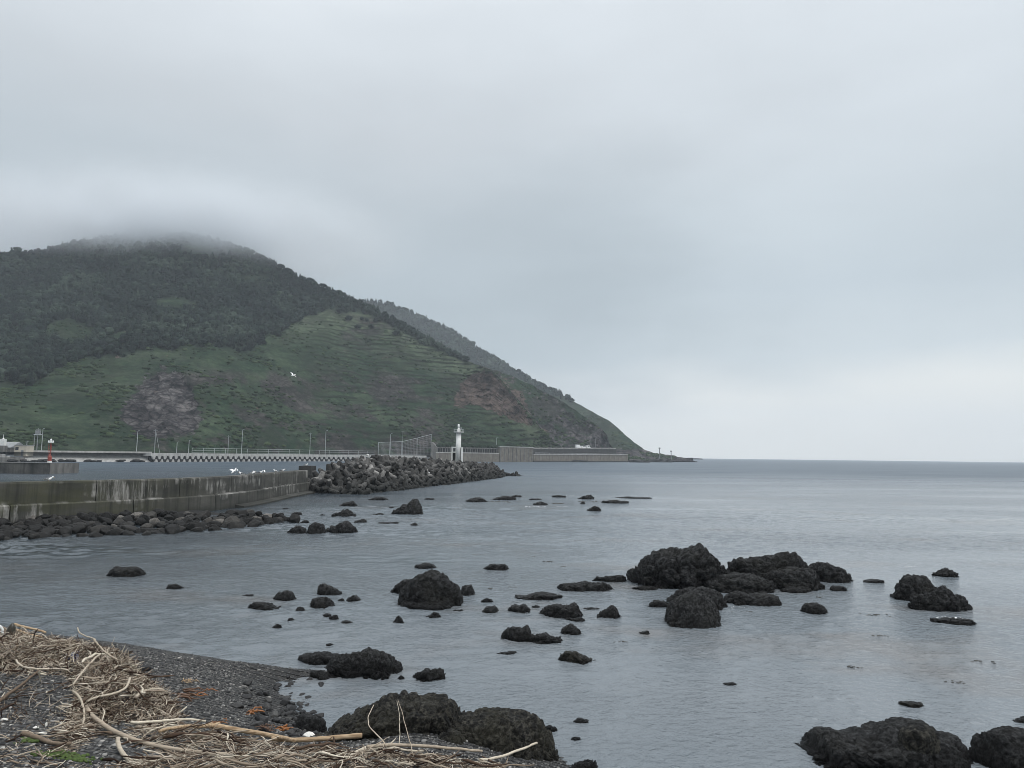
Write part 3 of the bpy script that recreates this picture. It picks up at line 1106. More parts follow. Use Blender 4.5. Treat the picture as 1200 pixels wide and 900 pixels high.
mt.links.new(tcn.outputs['Object'], mpn.inputs[0])
mt.links.new(mpn.outputs[0], grn.inputs[0])
mt.links.new(tcn.outputs['Object'], noi.inputs['Vector'])
mt.links.new(noi.outputs['Fac'], rmp.inputs[0])
mt.links.new(grn.outputs['Fac'], m1n.inputs[0])
mt.links.new(rmp.outputs[0], m1n.inputs[1])
mt.links.new(m1n.outputs[0], m2n.inputs[0])
mt.links.new(m2n.outputs[0], vol.inputs['Density'])
mi = link('low_cloud', mesh_np('low_cloud', Vm, ICO[3][1], [mm], True), None, mc)
tag(mi, 'soft grey low cloud lying over the summit of the hill', 'low_cloud', kind='stuff')

# ------------------------------------------------------------------ rocks
ROCKS = []


def rock_loft(label, prof, ybase, mat, dratio=0.8, amp=0.10, group=None, z0=0.0, cell=None, sharp=1.0, name='rock', res=1.0):
    prof = np.array(prof, float)
    x0, x1 = prof[:, 0].min(), prof[:, 0].max()
    front = G((x0 + x1) / 2, ybase, z0)
    d_f = front[1]
    width = (x1 - x0) / F * d_f
    rd = max(0.5 * width * dratio, 0.05)
    dc = d_f + rd * 0.85
    hp = np.array([Zp(a, b, dc) for a, b in prof]) - z0
    hmax = max(hp.max(), 0.03)
    n_u = int(min(84 * res, max(26, (x1 - x0) * 1.3)))
    n_v = int(n_u * .62)
    tt = np.linspace(0, 1, n_u)
    tt = 0.5 - 0.5 * np.cos(np.pi * tt)
    pu = x0 + (x1 - x0) * tt
    h = np.interp(pu, prof[:, 0], hp)
    h = np.maximum(h, 0.02 * hmax)
    e = np.clip(1 - np.abs(2 * tt - 1) ** 2.6, 0, 1) ** 0.5
    th = np.linspace(R(-28), R(208), n_v)
    Xc = X((x0 + x1) / 2, dc)
    xs = np.array([X(a, dc) for a in pu]) - Xc
    ce = np.sign(np.cos(th)) * np.abs(np.cos(th)) ** 0.8
    se = np.sign(np.sin(th)) * np.abs(np.sin(th)) ** sharp
    V = np.empty((n_u, n_v, 3))
    V[..., 0] = xs[:, None] * np.ones(n_v)
    V[..., 1] = -(rd * np.maximum(e, 0.02))[:, None] * ce[None]
    V[..., 2] = h[:, None] * se[None]
    V[..., 2] = np.where(se[None] < 0, -np.abs(se[None]) * np.maximum(h[:, None], .25 * hmax) - 0.02, V[..., 2])
    # pull the two ends under the surface
    V[0, :, 2] = -0.3 * hmax
    V[-1, :, 2] = -0.3 * hmax
    S = width
    q = V / S
    seed = np.array([x0 * .37, ybase * .71, 3.3])
    c = cell or 3.2
    a = (0.82 if x1 - x0 > 55 else 1.1) * amp * min(hmax * (1.5 if x1 - x0 > 55 else 2.0), S * 0.6)
    # outward push along a cheap radial normal
    N = V - np.array([0, 0, -0.2 * hmax])
    N[..., 0] = np.gradient(V[..., 2], axis=0) * -0.6 + V[..., 0] * 0.15
    N[..., 1] *= 1.0
    N /= np.linalg.norm(N, axis=-1)[..., None] + 1e-9
    qw = q + 0.05 * np.stack([fbm(q * 5 + k_ * 9.1, 2) for k_ in range(3)], -1)
    zt = np.clip(V[..., 2] / hmax, 0, 1)
    ex0, ex1 = V[..., 0].min(), V[..., 0].max()
    # broken planes: cut the mound back along random flat faces
    rg = np.random.default_rng(int(x0 * 13 + ybase * 7))
    up_mask = V[..., 2] > -0.1 * hmax
    for _ in range(22):
        nn = rg.normal(size=3) * np.array([1, 1, .55])
        nn[1] = -abs(nn[1]) if rg.uniform() < .75 else nn[1]
        nn[2] = abs(nn[2])
        nn /= np.linalg.norm(nn)
        pr = V @ nn
        lim = pr[up_mask].max() * (rg.uniform(.80, .95) if nn[2] < .6 else .995)
        ex = np.maximum(pr - lim, 0)
        V = V - (ex * .9)[..., None] * nn
    f1, f2 = cells2(qw * c * 1.5 + seed)
    g1, g2 = cells2(qw * c * 4.2 + seed)
    lump = (0.5 - f1) * 1.0 + fbm(q * c + seed, 5, 0.6) * 1.2 - 0.75 * smooth(.16, 0.0, f2 - f1) - 0.35 * smooth(.2, 0, g2 - g1) + 0.5 * (0.45 - g1) + 0.3 * fbm(q * c * 7 + seed, 3, 0.65)
    lump = lump * np.clip(1.15 - 0.5 * zt, .4, 1.1)
    V = V + N * (1.2 * a * lump)[..., None]
    vis_ = V[..., 2] > .02 * hmax
    vx0, vx1 = V[..., 0][vis_].min(), V[..., 0][vis_].max()
    V[..., 0] = (V[..., 0] - vx0) / (vx1 - vx0) * (ex1 - ex0) + ex0
    zm = V[..., 2].max()
    V[..., 2] = np.where(V[..., 2] > 0, V[..., 2] * hmax / zm, V[..., 2])
    idx = np.arange(n_u * n_v).reshape(n_u, n_v)
    Fc = np.stack([idx[:-1, :-1], idx[1:, :-1], idx[1:, 1:], idx[:-1, 1:]], -1).reshape(-1, 4)
    me = mesh_np(name, V.reshape(-1, 3), Fc, [mat], True)
    o = link(name, me, None, (Xc, dc, z0))
    tag(o, label, 'rock', group)
    ROCKS.append(o)
    return o


def prof_of(x0, x1, yt, yb, shape, skew=0.5, seed=0):
    """a silhouette from a box: dome, flat, peak"""
    r = np.random.default_rng(int(x0 * 7 + yb * 3) + seed)
    t = np.linspace(0, 1, 9)
    if shape == 'dome':
        s = np.sin(np.pi * t ** (math.log(.5) / math.log(skew))) ** 0.6
    elif shape == 'flat':
        s = np.sin(np.pi * t) ** 0.35
    else:
        s = np.where(t < skew, t / skew, (1 - t) / (1 - skew)) ** 0.9
    s = s * (1 + r.uniform(-.16, .12, 9))
    s = s / s.max()
    ym = yb - (yb - yt) * s
    return list(zip(x0 + (x1 - x0) * t, ym))


SR, BR, SH = M['sea_rock'], M['black_rock'], M['shore_rock']
G1 = 'rocks standing in the bay'
# --- the large islet
rock_loft('largest dark rock, rising to a notched peak in the middle of the rocky islet',
          [(736, 682), (741, 673), (755, 663), (770, 651), (790, 643.5), (806, 642), (819, 638.5), (826, 639), (833, 648), (840, 653), (846, 661), (854, 673), (858, 685)], 691, SR, .85, .12, G1, cell=4.2, res=1.7)
rock_loft('long dark rock with a broad rounded top, beside the notched peak of the islet',
          [(848, 684), (856, 670), (868, 658), (880, 652), (896, 649), (912, 646), (927, 645.5), (936, 651), (943, 660), (950, 672), (954, 684)], 686, SR, .55, .12, G1, cell=3.8, res=1.6)
rock_loft('dark sloping block tapering into the water at the seaward end of the islet',
          [(938, 680), (945, 663), (956, 658), (966, 659), (977, 665), (988, 674), (995, 681)], 683, SR, .7, .11, G1, res=1.2)
rock_loft('dark hump joining the long rock of the islet, facing the beach',
          [(886, 688), (894, 674), (905, 667), (925, 664), (943, 669), (955, 680), (960, 688)], 692, SR, .6, .12, G1, res=1.2)
rock_loft('low dark ledge between the two high rocks of the islet',
          [(822, 692), (830, 682), (846, 674), (862, 671), (880, 676), (896, 684), (905, 692)], 696, SR, .7, .14, G1, res=1.2)
rock_loft('big smooth black boulder standing before the rocky islet',
          [(779, 732), (780, 722), (786, 708), (796, 698), (808, 693), (820, 695), (830, 702), (838, 712), (841, 722), (842, 732)], 737, BR, .85, .07, G1, res=1.5)
rock_loft('dark shoulder rock behind the smooth black boulder of the islet',
          [(783, 706), (790, 697), (803, 691), (822, 688), (836, 690), (846, 698), (851, 712)], 716, SR, .8, .12, G1, res=1.2)
rock_loft('low jagged rock lying along the beach side of the islet',
          [(845, 706), (852, 697), (864, 693), (876, 697), (888, 694), (902, 698), (912, 706)], 711, SR, .6, .13, G1, res=1.2)
rock_loft('flat rock awash below the long rock of the islet', prof_of(908, 942, 687, 695, 'flat'), 695, SR, .7, .13, G1)
rock_loft('square topped small rock beside the smooth black boulder', prof_of(756, 786, 703, 713, 'flat'), 713, SR, .7, .13, G1)
rock_loft('thin broken ledge awash under the sloping flank of the notched peak', prof_of(739, 772, 686, 692, 'flat'), 692, SR, .6, .16, G1)
rock_loft('small brown rock awash off the seaward end of the islet', prof_of(967, 987, 686, 693, 'dome'), 693, SR, .7, .12, G1)
rock_loft('square black block standing alone on open water', [(935, 716), (936, 709), (940, 707), (952, 706), (959, 709), (962, 715), (964, 719)], 720, BR, .8, .08, G1, res=1.1)
rock_loft('low smooth rock awash between the islet and the twin-humped rock', prof_of(1007, 1032, 678.5, 683.5, 'dome'), 683.5, SR, .7, .1, G1)
# --- the twin rock to seaward
rock_loft('steep black hump, taller half of the twin-humped rock', [(1040, 702), (1043, 692), (1050, 680), (1060, 673.5), (1072, 674), (1082, 677), (1090, 688), (1094, 702)], 705, SR, .75, .1, G1, res=1.3)
rock_loft('long ragged brown half of the twin-humped rock, sloping to the sea', [(1058, 708), (1070, 695), (1085, 690), (1098, 685.5), (1108, 690), (1112, 698), (1122, 699), (1131, 707), (1132, 715)], 717, SR, .5, .12, G1, res=1.4)
rock_loft('small pointed rock behind the twin-humped rock', prof_of(1086, 1116, 665, 676, 'peak', .55), 676, SR, .7, .12, G1)
rock_loft('flat barnacled rock awash before the twin-humped rock', prof_of(1084, 1132, 724, 732, 'flat'), 732, SR, .5, .2, G1)
# --- pyramid rock
rock_loft('pyramid shaped black rock with a flat notched tip', [(470, 706), (478, 694), (486, 682), (496, 677), (506, 671), (511, 668), (521, 669.5), (530, 680), (540, 690), (545, 700), (546, 708)], 713, SR, .7, .1, G1, res=1.5)
rock_loft('low black rock leaning on the landward foot of the pyramid rock', [(462, 694), (468, 687), (476, 680), (486, 679), (494, 686), (498, 695)], 696, SR, .7, .12, G1)
rock_loft('square black block at the seaward foot of the pyramid rock', [(541, 697), (542, 688), (548, 685), (555, 685), (558, 691), (559, 698)], 699, BR, .8, .08, G1)
rock_loft('flat oval rock awash behind the pyramid rock', prof_of(488, 516, 659.5, 667, 'flat'), 667, SR, .7, .08, G1)
rock_loft('low skirt of rock along the base of the pyramid rock', [(472, 710), (480, 704), (495, 705), (510, 706), (524, 703), (532, 708), (534, 713)], 715, SR, .4, .16, G1)
rock_loft('small flat rock awash directly below the pyramid rock', prof_of(500, 523, 717.5, 726, 'dome', .6), 726, SR, .6, .14, G1)
rock_loft('tiny flat rock awash off the seaward corner of the pyramid rock', prof_of(534, 548, 714, 718, 'flat'), 718, SR, .6, .1, G1)
rock_loft('small pointed black rock standing beachward of the pyramid rock', prof_of(465, 480, 721, 732, 'peak', .5), 732, BR, .8, .1, G1)
# --- landward cluster
rock_loft('round black rock nearest the forked pair of rocks, on its landward side', prof_of(326, 354, 691.5, 705, 'dome', .45), 705, BR, .8, .08, G1)
rock_loft('low flat black rock with a long thin seaward tail', [(296, 715), (300, 709), (310, 705), (318, 707), (325, 712), (335, 713), (336, 716)], 717, BR, .6, .12, G1)
rock_loft('wedge shaped black rock, upper one of a touching pair', [(377, 698), (378, 686), (384, 684), (393, 688), (402, 694), (406, 698)], 699, BR, .7, .07, G1)
rock_loft('blunt black boulder, lower one of a touching pair', [(370, 711), (372, 703), (378, 699), (390, 699), (397, 702), (399, 711)], 714, BR, .8, .08, G1)
rock_loft('small round rock just seaward of the touching pair', prof_of(411, 430, 697.5, 706, 'dome'), 706, BR, .8, .08, G1)
rock_loft('tiny rock between the touching pair and a small round rock', prof_of(401, 410, 701, 706, 'dome'), 706, BR, .8, .08, G1)
rock_loft('tiny low rock awash landward of the round black rock', prof_of(291, 305, 696.5, 699.5, 'flat'), 699.5, BR, .6, .08, G1)
rock_loft('small jagged rock below the round black rock', prof_of(353, 366, 711, 719, 'dome', .4), 719, BR, .8, .1, G1)
rock_loft('tiny pointed rock between two small rocks in the shallows', prof_of(345, 353, 724, 728.5, 'dome'), 728.5, BR, .8, .1, G1)
rock_loft('small grey rounded rock closest to the gravel point in the shallows', prof_of(327, 339, 731, 738, 'dome', .6), 738, BR, .8, .08, G1)
rock_loft('small dull rock touching another below the blunt boulder', prof_of(384, 395, 718.5, 724, 'dome'), 724, BR, .8, .1, G1)
rock_loft('small rock, seaward one of two touching below the blunt boulder', prof_of(392, 404, 720.5, 727, 'dome'), 727, BR, .8, .1, G1)
rock_loft('small flat-topped rock in open shallows beyond the two touching small rocks', prof_of(405, 421, 727, 732.5, 'dome', .4), 732.5, BR, .8, .1, G1)
rock_loft('tiny speck of rock awash behind the low ragged reef', prof_of(390, 399, 754, 757.5, 'dome'), 757.5, BR, .8, .1, G1)
rock_loft('broad flat oval rock awash by itself on the dark water', prof_of(135, 181, 664, 677, 'flat', .5, 3), 677, SR, .6, .06, G1)
rock_loft('small low oval rock awash seaward of the broad flat oval rock', prof_of(203, 225, 684, 691.5, 'dome', .45), 691.5, SR, .6, .06, G1)
rock_loft('thin rock awash at the picture edge under the rubble bank', prof_of(-9, 5, 659, 663, 'flat'), 663, SR, .6, .06, G1)
# --- ragged reef near the gravel point
rock_loft('large ragged black reef with a stepped top beside the gravel point', [(383, 796), (390, 786), (400, 776), (410, 768), (420, 765), (430, 763), (437, 761), (447, 763), (456, 766), (465, 772), (474, 778), (478, 786)], 797, BR, .6, .14, G1, cell=4.2, res=1.7)
rock_loft('low black tongue of rock behind the ragged reef', [(357, 776), (362, 770), (375, 766), (390, 764), (405, 768), (418, 776)], 779, BR, .5, .14, G1, res=1.2)
rock_loft('knobbly low rock at the beach end of the ragged reef', [(371, 796), (378, 788), (388, 786), (400, 789), (412, 792), (416, 797)], 798, BR, .6, .16, G1, res=1.2)
rock_loft('ragged black rock with a tail, seaward of the ragged reef', [(489, 795), (496, 792), (502, 787), (508, 783), (514, 784), (520, 783), (526, 787), (528, 797)], 799, BR, .7, .13, G1, res=1.2)
rock_loft('tiny rock awash between the ragged reef and its seaward neighbour', prof_of(473, 481, 791.5, 796, 'dome'), 796, BR, .8, .1, G1)
# --- middle scatter
rock_loft('rounded black rock alone on calm water beyond the pyramid rock', prof_of(568, 598, 660, 669, 'dome', .5), 669, SR, .7, .09, G1)
rock_loft('small low rock just seaward of the pyramid rock and its block', prof_of(566, 581, 701, 706.5, 'dome'), 706.5, SR, .7, .08, G1)
rock_loft('small rounded grey rock, smoothest of the middle scatter', prof_of(567, 588, 710, 719.5, 'dome'), 719.5, SR, .8, .07, G1)
rock_loft('oval black rock beside the smoothest rock of the middle scatter', prof_of(597, 626, 708, 719.5, 'dome', .5), 719.5, BR, .8, .08, G1)
rock_loft('tiny grey pebble-like rock touching the oval black rock', prof_of(624, 636, 709, 713, 'dome'), 713, SR, .7, .08, G1)
rock_loft('low jagged rock with crumbs of rock trailing landward', [(604, 700), (612, 698), (622, 699), (630, 695), (640, 694), (650, 697), (660, 698), (661, 702)], 704, BR, .6, .15, G1, res=1.1)
rock_loft('long low black ledge with a small point on top', [(654, 688), (663, 685), (680, 683), (688, 680.5), (692, 683), (706, 682), (716, 686), (719, 692)], 694, SR, .5, .12, G1, res=1.3)
rock_loft('short low ledge behind the long ledge with a point', [(694, 679), (700, 675.5), (704, 677), (712, 674.5), (725, 673.5), (732, 677), (734, 681)], 682, SR, .5, .12, G1)
rock_loft('stout rounded black rock with a streaked flank', [(633, 722), (638, 713), (650, 709), (665, 709.5), (676, 707), (682, 712), (684, 719)], 724, BR, .7, .1, G1, res=1.2)
rock_loft('low crumbled rocks awash at the foot of the streaked rock', prof_of(661, 687, 723, 729.5, 'flat'), 729.5, BR, .6, .18, G1)
rock_loft('small hooked rock with a grey knob, seaward of the streaked rock', [(699, 724), (704, 717), (711, 713), (716, 709.5), (721, 712), (722, 718), (728, 723)], 726, BR, .7, .12, G1)
rock_loft('low rock chips awash between the streaked rock and the hooked rock', prof_of(684, 703, 711.5, 715, 'flat'), 715, BR, .6, .15, G1)
rock_loft('tall-backed black rock joined to a ragged low one', [(589, 751), (591, 741), (598, 734), (606, 733), (612, 735), (617, 732.5), (625, 737), (628, 747)], 753, BR, .7, .1, G1, res=1.3)
rock_loft('ragged low rock trailing from the tall-backed black rock', [(618, 750), (628, 744), (640, 741.5), (648, 745), (656, 747), (661, 753)], 755, BR, .6, .14, G1, res=1.2)
rock_loft('small conical rock with lumpy sides, behind the ragged low one', [(658, 741), (662, 737), (667, 733), (671, 731), (676, 735), (681, 740), (682, 744)], 745, BR, .8, .12, G1)
rock_loft('grey cracked rock with a long seaward slope, alone below the conical rock', [(655, 774), (660, 767), (668, 763), (676, 763), (682, 768), (690, 771), (699, 776)], 778, M['shore_rock'], .6, .1, G1, res=1.2)
rock_loft('thin flat slab awash below the tall-backed black rock', [(584, 765), (592, 764.5), (600, 763), (606, 763.5), (609, 767)], 768, BR, .5, .1, G1)
rock_loft('tiny twin bumps awash before the smooth black boulder', prof_of(742, 760, 739, 743.5, 'peak', .75), 743.5, BR, .6, .12, G1)
# --- isolated low rocks, seaward and near
rock_loft('tiny dark rock alone on wide empty water', prof_of(843, 859, 799.5, 804, 'flat'), 804, BR, .6, .1, G1)
rock_loft('small olive weedy rock alone behind the lumpy shore outcrop', prof_of(1043, 1070, 821.5, 829, 'flat'), 829, SH, .6, .15, G1)
rock_loft('small dark rock awash close behind the rounded shore boulder', prof_of(1171, 1192, 840, 847, 'peak', .7), 847, BR, .6, .12, G1)
rock_loft('small black rock awash off the rounded brown boulder', prof_of(673, 691, 841.5, 848, 'peak', .4), 848, BR, .7, .12, G1)
rock_loft('tiny dark rock touching the flank of the rounded brown boulder', prof_of(641, 655, 850, 857, 'dome'), 857, BR, .7, .1, G1)
rock_loft('tiny flat rock awash between the brown boulder and open water', prof_of(670, 681, 864, 867.5, 'flat'), 867.5, BR, .7, .1, G1)
rock_loft('black wet stones awash under the rounded brown boulder', prof_of(660, 702, 892, 906, 'dome', .7), 907, BR, .6, .16, G1)
# --- far reef
FR = [(677, 697, 579.5, 585, 'dome', 'rounded rock farthest out on the far reef'), (705, 737, 585.5, 590, 'flat', 'long flat black slab at the end of the far reef'),
      (625, 643, 587.5, 592, 'dome', 'small rock with white water at its foot on the far reef'), (688, 705, 592.5, 599, 'peak', 'tilted slab of rock in front of the far reef'),
      (722, 765, 582, 584.4, 'flat', 'thin brown streak of rock barely awash beyond the far reef'), (600, 612, 580, 582.6, 'flat', 'thin rock awash at the landward end of the far reef'),
      (647, 664, 580, 583, 'flat', 'thin dark rock awash behind the far reef'), (680, 686, 587.5, 590.5, 'dome', 'tiny rock between the slabs of the far reef'),
      (620, 636, 584, 586, 'flat', 'sliver of rock awash in the middle of the far reef'),
      (546, 573, 582.5, 588.5, 'peak', 'low peaked rock, landward neighbour of the far reef'), (575, 606, 581, 586, 'dome', 'long low rock joining the far reef to its peaked neighbour'),
      (498, 511, 583.4, 585.6, 'flat', 'sliver of rock awash before the far tetrapods'), (432, 457, 582, 586.4, 'dome', 'low dark rock awash at the foot of the near tetrapods'),
      (399, 422, 587, 594, 'dome', 'low domed rock between the wall end and the open water'), (390, 420, 596, 607, 'peak', 'sloping rock with a small one at its foot near the wall'),
      (416, 434, 608, 614, 'dome', 'smooth brown rock by itself off the rubble bank'), (436, 453, 601, 605, 'dome', 'tiny crumbled rock awash off the sloping rock'),
      (444, 469, 611.5, 615, 'flat', 'thin black sliver of rock with a long tail'), (478, 494, 612.5, 617, 'peak', 'tiny peaked rock below the saddle-backed rock'),
      (457, 464, 593.8, 596.2, 'flat', 'speck of rock landward of the saddle-backed rock'),
      (363, 386, 612, 626.5, 'flat', 'square black block at the tip of the rubble bank'), (384, 423, 610.5, 626, 'peak', 'big sloping rock beyond the square block of the rubble tip'),
      (337, 364, 616, 626, 'dome', 'low black rock landward of the square block'), (354, 366, 609, 614, 'dome', 'tiny dark rock behind the square block'),
      (343, 358, 600, 605, 'dome', 'small rock off the wall above the rubble tip'), (377, 384, 602.4, 605.4, 'flat', 'speck of rock landward of the sloping rock near the wall'),
      (333, 341, 595, 597.2, 'flat', 'speck of rock awash close against the foot of the wall')]
for (x0, x1, yt, yb, sh, lab) in FR:
    rock_loft(lab, prof_of(x0, x1, yt, yb, sh, .62), yb, SR, .7, .1, 'low rocks of the outer bay', res=.8)
rock_loft('saddle-backed black rock, tallest off the near tetrapods', [(459, 602), (464, 599), (470, 596), (475, 591), (480, 590), (484, 584.5), (489, 585), (491, 589), (495, 593), (498, 602)], 604, SR, .7, .1, 'low rocks of the outer bay', res=1.1)
# --- shore outcrops
rock_loft('large olive brown boulder with a peaked top behind the driftwood', [(376, 884), (388, 874), (402, 862), (417, 850), (433, 839), (449, 828), (462, 819.5), (474, 815), (488, 818), (505, 822), (522, 824), (534, 836), (540, 850), (548, 872), (552, 884)], 886, SH, .75, .095, 'boulders of the near shore', z0=0.35, cell=4.6, res=2.6, name='boulder')
rock_loft('rounded brown boulder with a steep seaward face', [(512, 888), (520, 872), (530, 856), (545, 844), (560, 838), (578, 834), (596, 833), (612, 834), (626, 838), (636, 847), (645, 866), (652, 886), (656, 905)], 902, SH, .7, .065, 'boulders of the near shore', z0=0.1, cell=4.4, res=2.4, name='boulder')
rock_loft('small rounded stone wedged between the two brown boulders', prof_of(515, 553, 855, 880, 'dome', .5), 882, SH, .8, .08, 'boulders of the near shore', z0=0.4, name='boulder')
rock_loft('black boulder at the water edge beside the peaked brown boulder', [(354, 856), (357, 843), (366, 837), (376, 837.5), (386, 840), (393, 848), (396, 860)], 864, BR, .8, .09, 'boulders of the near shore', z0=0.05, res=1.3, name='boulder')
rock_loft('lumpy black outcrop with a pale knob on top', [(938, 906), (945, 897), (957, 887), (970, 884), (973, 868), (980, 863), (990, 862), (999, 865), (1004, 870), (1016, 869), (1030, 863), (1042, 857), (1056, 852), (1066, 850), (1078, 851.5), (1083, 858), (1086, 864), (1093, 862), (1100, 866), (1112, 869), (1119, 877), (1126, 890), (1133, 906)], 918, BR, .75, .085, 'boulders of the near shore', cell=5.2, res=2.6, name='boulder')
rock_loft('rounded black boulder beside the lumpy outcrop', [(1131, 906), (1134, 890), (1140, 872), (1150, 863), (1163, 858), (1178, 855), (1192, 857), (1210, 860), (1230, 868), (1245, 884), (1255, 906)], 920, BR, .8, .06, 'boulders of the near shore', cell=5, res=2.2, name='boulder')
rock_loft('smooth grey knob of stone sitting on the lumpy outcrop', [(1042, 868), (1046, 857), (1056, 851.5), (1068, 850), (1079, 852), (1084, 861), (1085, 868)], 874, M['shore_rock'], .8, .05, 'boulders of the near shore', z0=1.0, name='boulder')

# ------------------------------------------------------------------ stones: bases
STONE = []
for k in range(7):
    V, Fc = ICO[3]
    s = np.array([random.uniform(.9, 1.15), random.uniform(.7, 1.0), random.uniform(.55, .75)])
    q = V + k * 13.7
    dd = 1 + .30 * fbm(q * 1.1, 3) + .14 * (0.5 - cells(q * 1.6)) + 0.05 * fbm(q * 4, 3)
    # flatten a few facets
    for _ in range(13):
        nrm = np.random.default_rng(k * 31 + _).normal(size=3)
        nrm /= np.linalg.norm(nrm)
        pr = (V * dd[:, None]) @ nrm
        lim = 0.74
        dd = np.where(pr > lim, dd * lim / np.maximum(pr, 1e-6), dd)
    STONE.append((V * dd[:, None] * s, Fc))
rub_me = [mesh_np('rubble_rock', V, Fc, [M['rubble']], True) for V, Fc in STONE]
stone_me = [mesh_np('beach_stone', V, Fc, [M['beach_stone']], True) for V, Fc in STONE]

# ------------------------------------------------------------------ near breakwater wall
WALL = [(-140, 571), (-60, 568), (0, 565), (50, 564.3), (100, 563.4), (150, 562.3), (200, 561), (225, 560.3), (250, 559.3), (275, 557.8), (300, 556), (325, 553.9), (345, 552.3), (361, 551)]
WTOP = 2.55
wp = np.array([G(a, b, WTOP)[:2] for a, b in WALL])
# smooth resample
cum = np.r_[0, np.cumsum(np.linalg.norm(np.diff(wp, axis=0), axis=1))]
L = cum[-1]
ss = np.linspace(0, L, 140)
cf = [np.polyfit(cum / L, wp[:, k], 5) for k in (0, 1)]
wpts = np.stack([np.polyval(c, ss / L) for c in cf], -1)
tang = np.gradient(wpts, axis=0)
tang /= np.linalg.norm(tang, axis=1)[:, None]
nout = np.stack([tang[:, 1], -tang[:, 0]], -1)        # towards the bay / camera


def wall_section(prof_, s0, s1):
    """prof_: (offset outwards, z) closed loop; extruded from s0 to s1 along the wall"""
    sel = np.linspace(s0, s1, max(int((s1 - s0) / 0.7), 2))
    q = np.stack([np.interp(sel, ss, wpts[:, k]) for k in (0, 1)], -1)
    nn = np.stack([np.interp(sel, ss, nout[:, k]) for k in (0, 1)], -1)
    V, U = [], []
    for i in range(len(sel)):
        for (o, z) in prof_:
            V.append((*(q[i] + nn[i] * o), z))
            U.append((sel[i], z))
    m = len(prof_)
    Fc = []
    for i in range(len(sel) - 1):
        for j in range(m):
            k = (j + 1) % m
            Fc.append((i * m + j, i * m + k, (i + 1) * m + k, (i + 1) * m + j))
    Fc += [tuple(range(m)), tuple(range((len(sel) - 1) * m, len(sel) * m))[::-1]]
    return V, Fc, U


wall = empty('breakwater_wall', (0, 0, 0), 'curved dark concrete breakwater wall stained with moss and white lime', 'wall')
prU = [(0.0, 1.24), (0.0, 2.44), (-0.05, WTOP), (-1.1, WTOP), (-1.1, 1.24)]
prL = [(0.30, -1.0), (0.24, 1.14), (0.16, 1.232), (-1.3, 1.232), (-1.3, -1.0)]
prT = [(1.1, -1.0), (1.05, 0.14), (0.30, 0.26), (-1.2, 0.26), (-1.2, -1.0)]


def wall_part(name, prof_, joints):
    Vs, Fs, Us = [], [], []
    for a, b in zip(joints[:-1], joints[1:]):
        V, Fc, U = wall_section(prof_, a + 0.03, b - 0.03)
        o = len(Vs)
        Vs += V
        Us += U
        Fs += [tuple(i + o for i in f) for f in Fc]
    return link(name, mesh_np(name, Vs, Fs, [M['wall']], False, uv=Us), wall)


wall_part('parapet', prU, list(np.arange(0, L, 6.2)) + [L])
wall_part('lower_course', prL, list(np.arange(-0.0, L, 7.4)) + [L])
wall_part('footing', prT, [L * .52, L])
bl = G(352, 546, 2.9)
bb = MB()
bb.slab((bl[0] - .2, bl[1]), (bl[0] + 1.3, bl[1] + .1), -1, 2.9, 3.0)
o = bb.build('concrete_block', M['dark_conc'])
tag(o, 'dark concrete block behind the far end of the breakwater wall', 'block')

# rubble bank at the wall's foot
RF = [(-140, 645), (0, 635), (60, 631), (150, 628), (220, 625), (270, 621), (310, 616), (346, 612)]
RB = [(-140, 610), (0, 602), (100, 600), (200, 597.5), (250, 597), (300, 598), (346, 604)]
bx = np.linspace(-130, 340, 60)
nb = 10
Vb = []
for t in np.linspace(-0.35, 1.25, nb):
    for a in bx:
        zf = 0.0 + 0.42 * t if t > 0 else 1.5 * t
        f0, b0 = G(a, float(interp(RF, a)), 0.0), G(a, float(interp(RB, a)), 0.55)
        p = f0 + (b0 - f0) * t
        Vb.append((p[0], p[1], min(zf, 0.55) - 0.3 + 0.1 * math.sin(a * .7 + t * 9)))
idx = np.arange(nb * 60).reshape(nb, 60)
struct('bank', mesh_np('bank', Vb, np.stack([idx[:-1, :-1], idx[:-1, 1:], idx[1:, 1:], idx[1:, :-1]], -1).reshape(-1, 4), [M['rubble']], True))
cnt = 0
cand = []
while cnt < 298:
    a = random.uniform(-18, 347)
    t = random.random() ** 1.0
    f0, b0 = G(a, float(interp(RF, a)), 0.0), G(a, float(interp(RB, a)), 0.55)
    p = f0 + (b0 - f0) * t
    sz = random.uniform(.20, .48) * (1.2 if t < .3 else 1.0)
    if any((p[0] - c[0]) ** 2 + (p[1] - c[1]) ** 2 < (0.42 * (sz + c[2])) ** 2 * (1.0 + .8 * t) for c in cand) and random.random() < .93:
        continue
    cand.append((p[0], p[1], sz))
    o = link('rubble_rock', random.choice(rub_me), None, (p[0], p[1], 0.0 + 0.30 * t + random.uniform(-.08, .10)))
    o.scale = (sz * random.uniform(.9, 1.2), sz * random.uniform(.9, 1.1), sz * random.uniform(1.0, 1.45))
    o.rotation_euler = (random.uniform(-.5, .5), random.uniform(-.5, .5), random.uniform(0, 6.28))
    tag(o, 'dark rubble rock heaped along the foot of the breakwater wall', 'rock', 'rubble rocks along the wall foot')
    cnt += 1

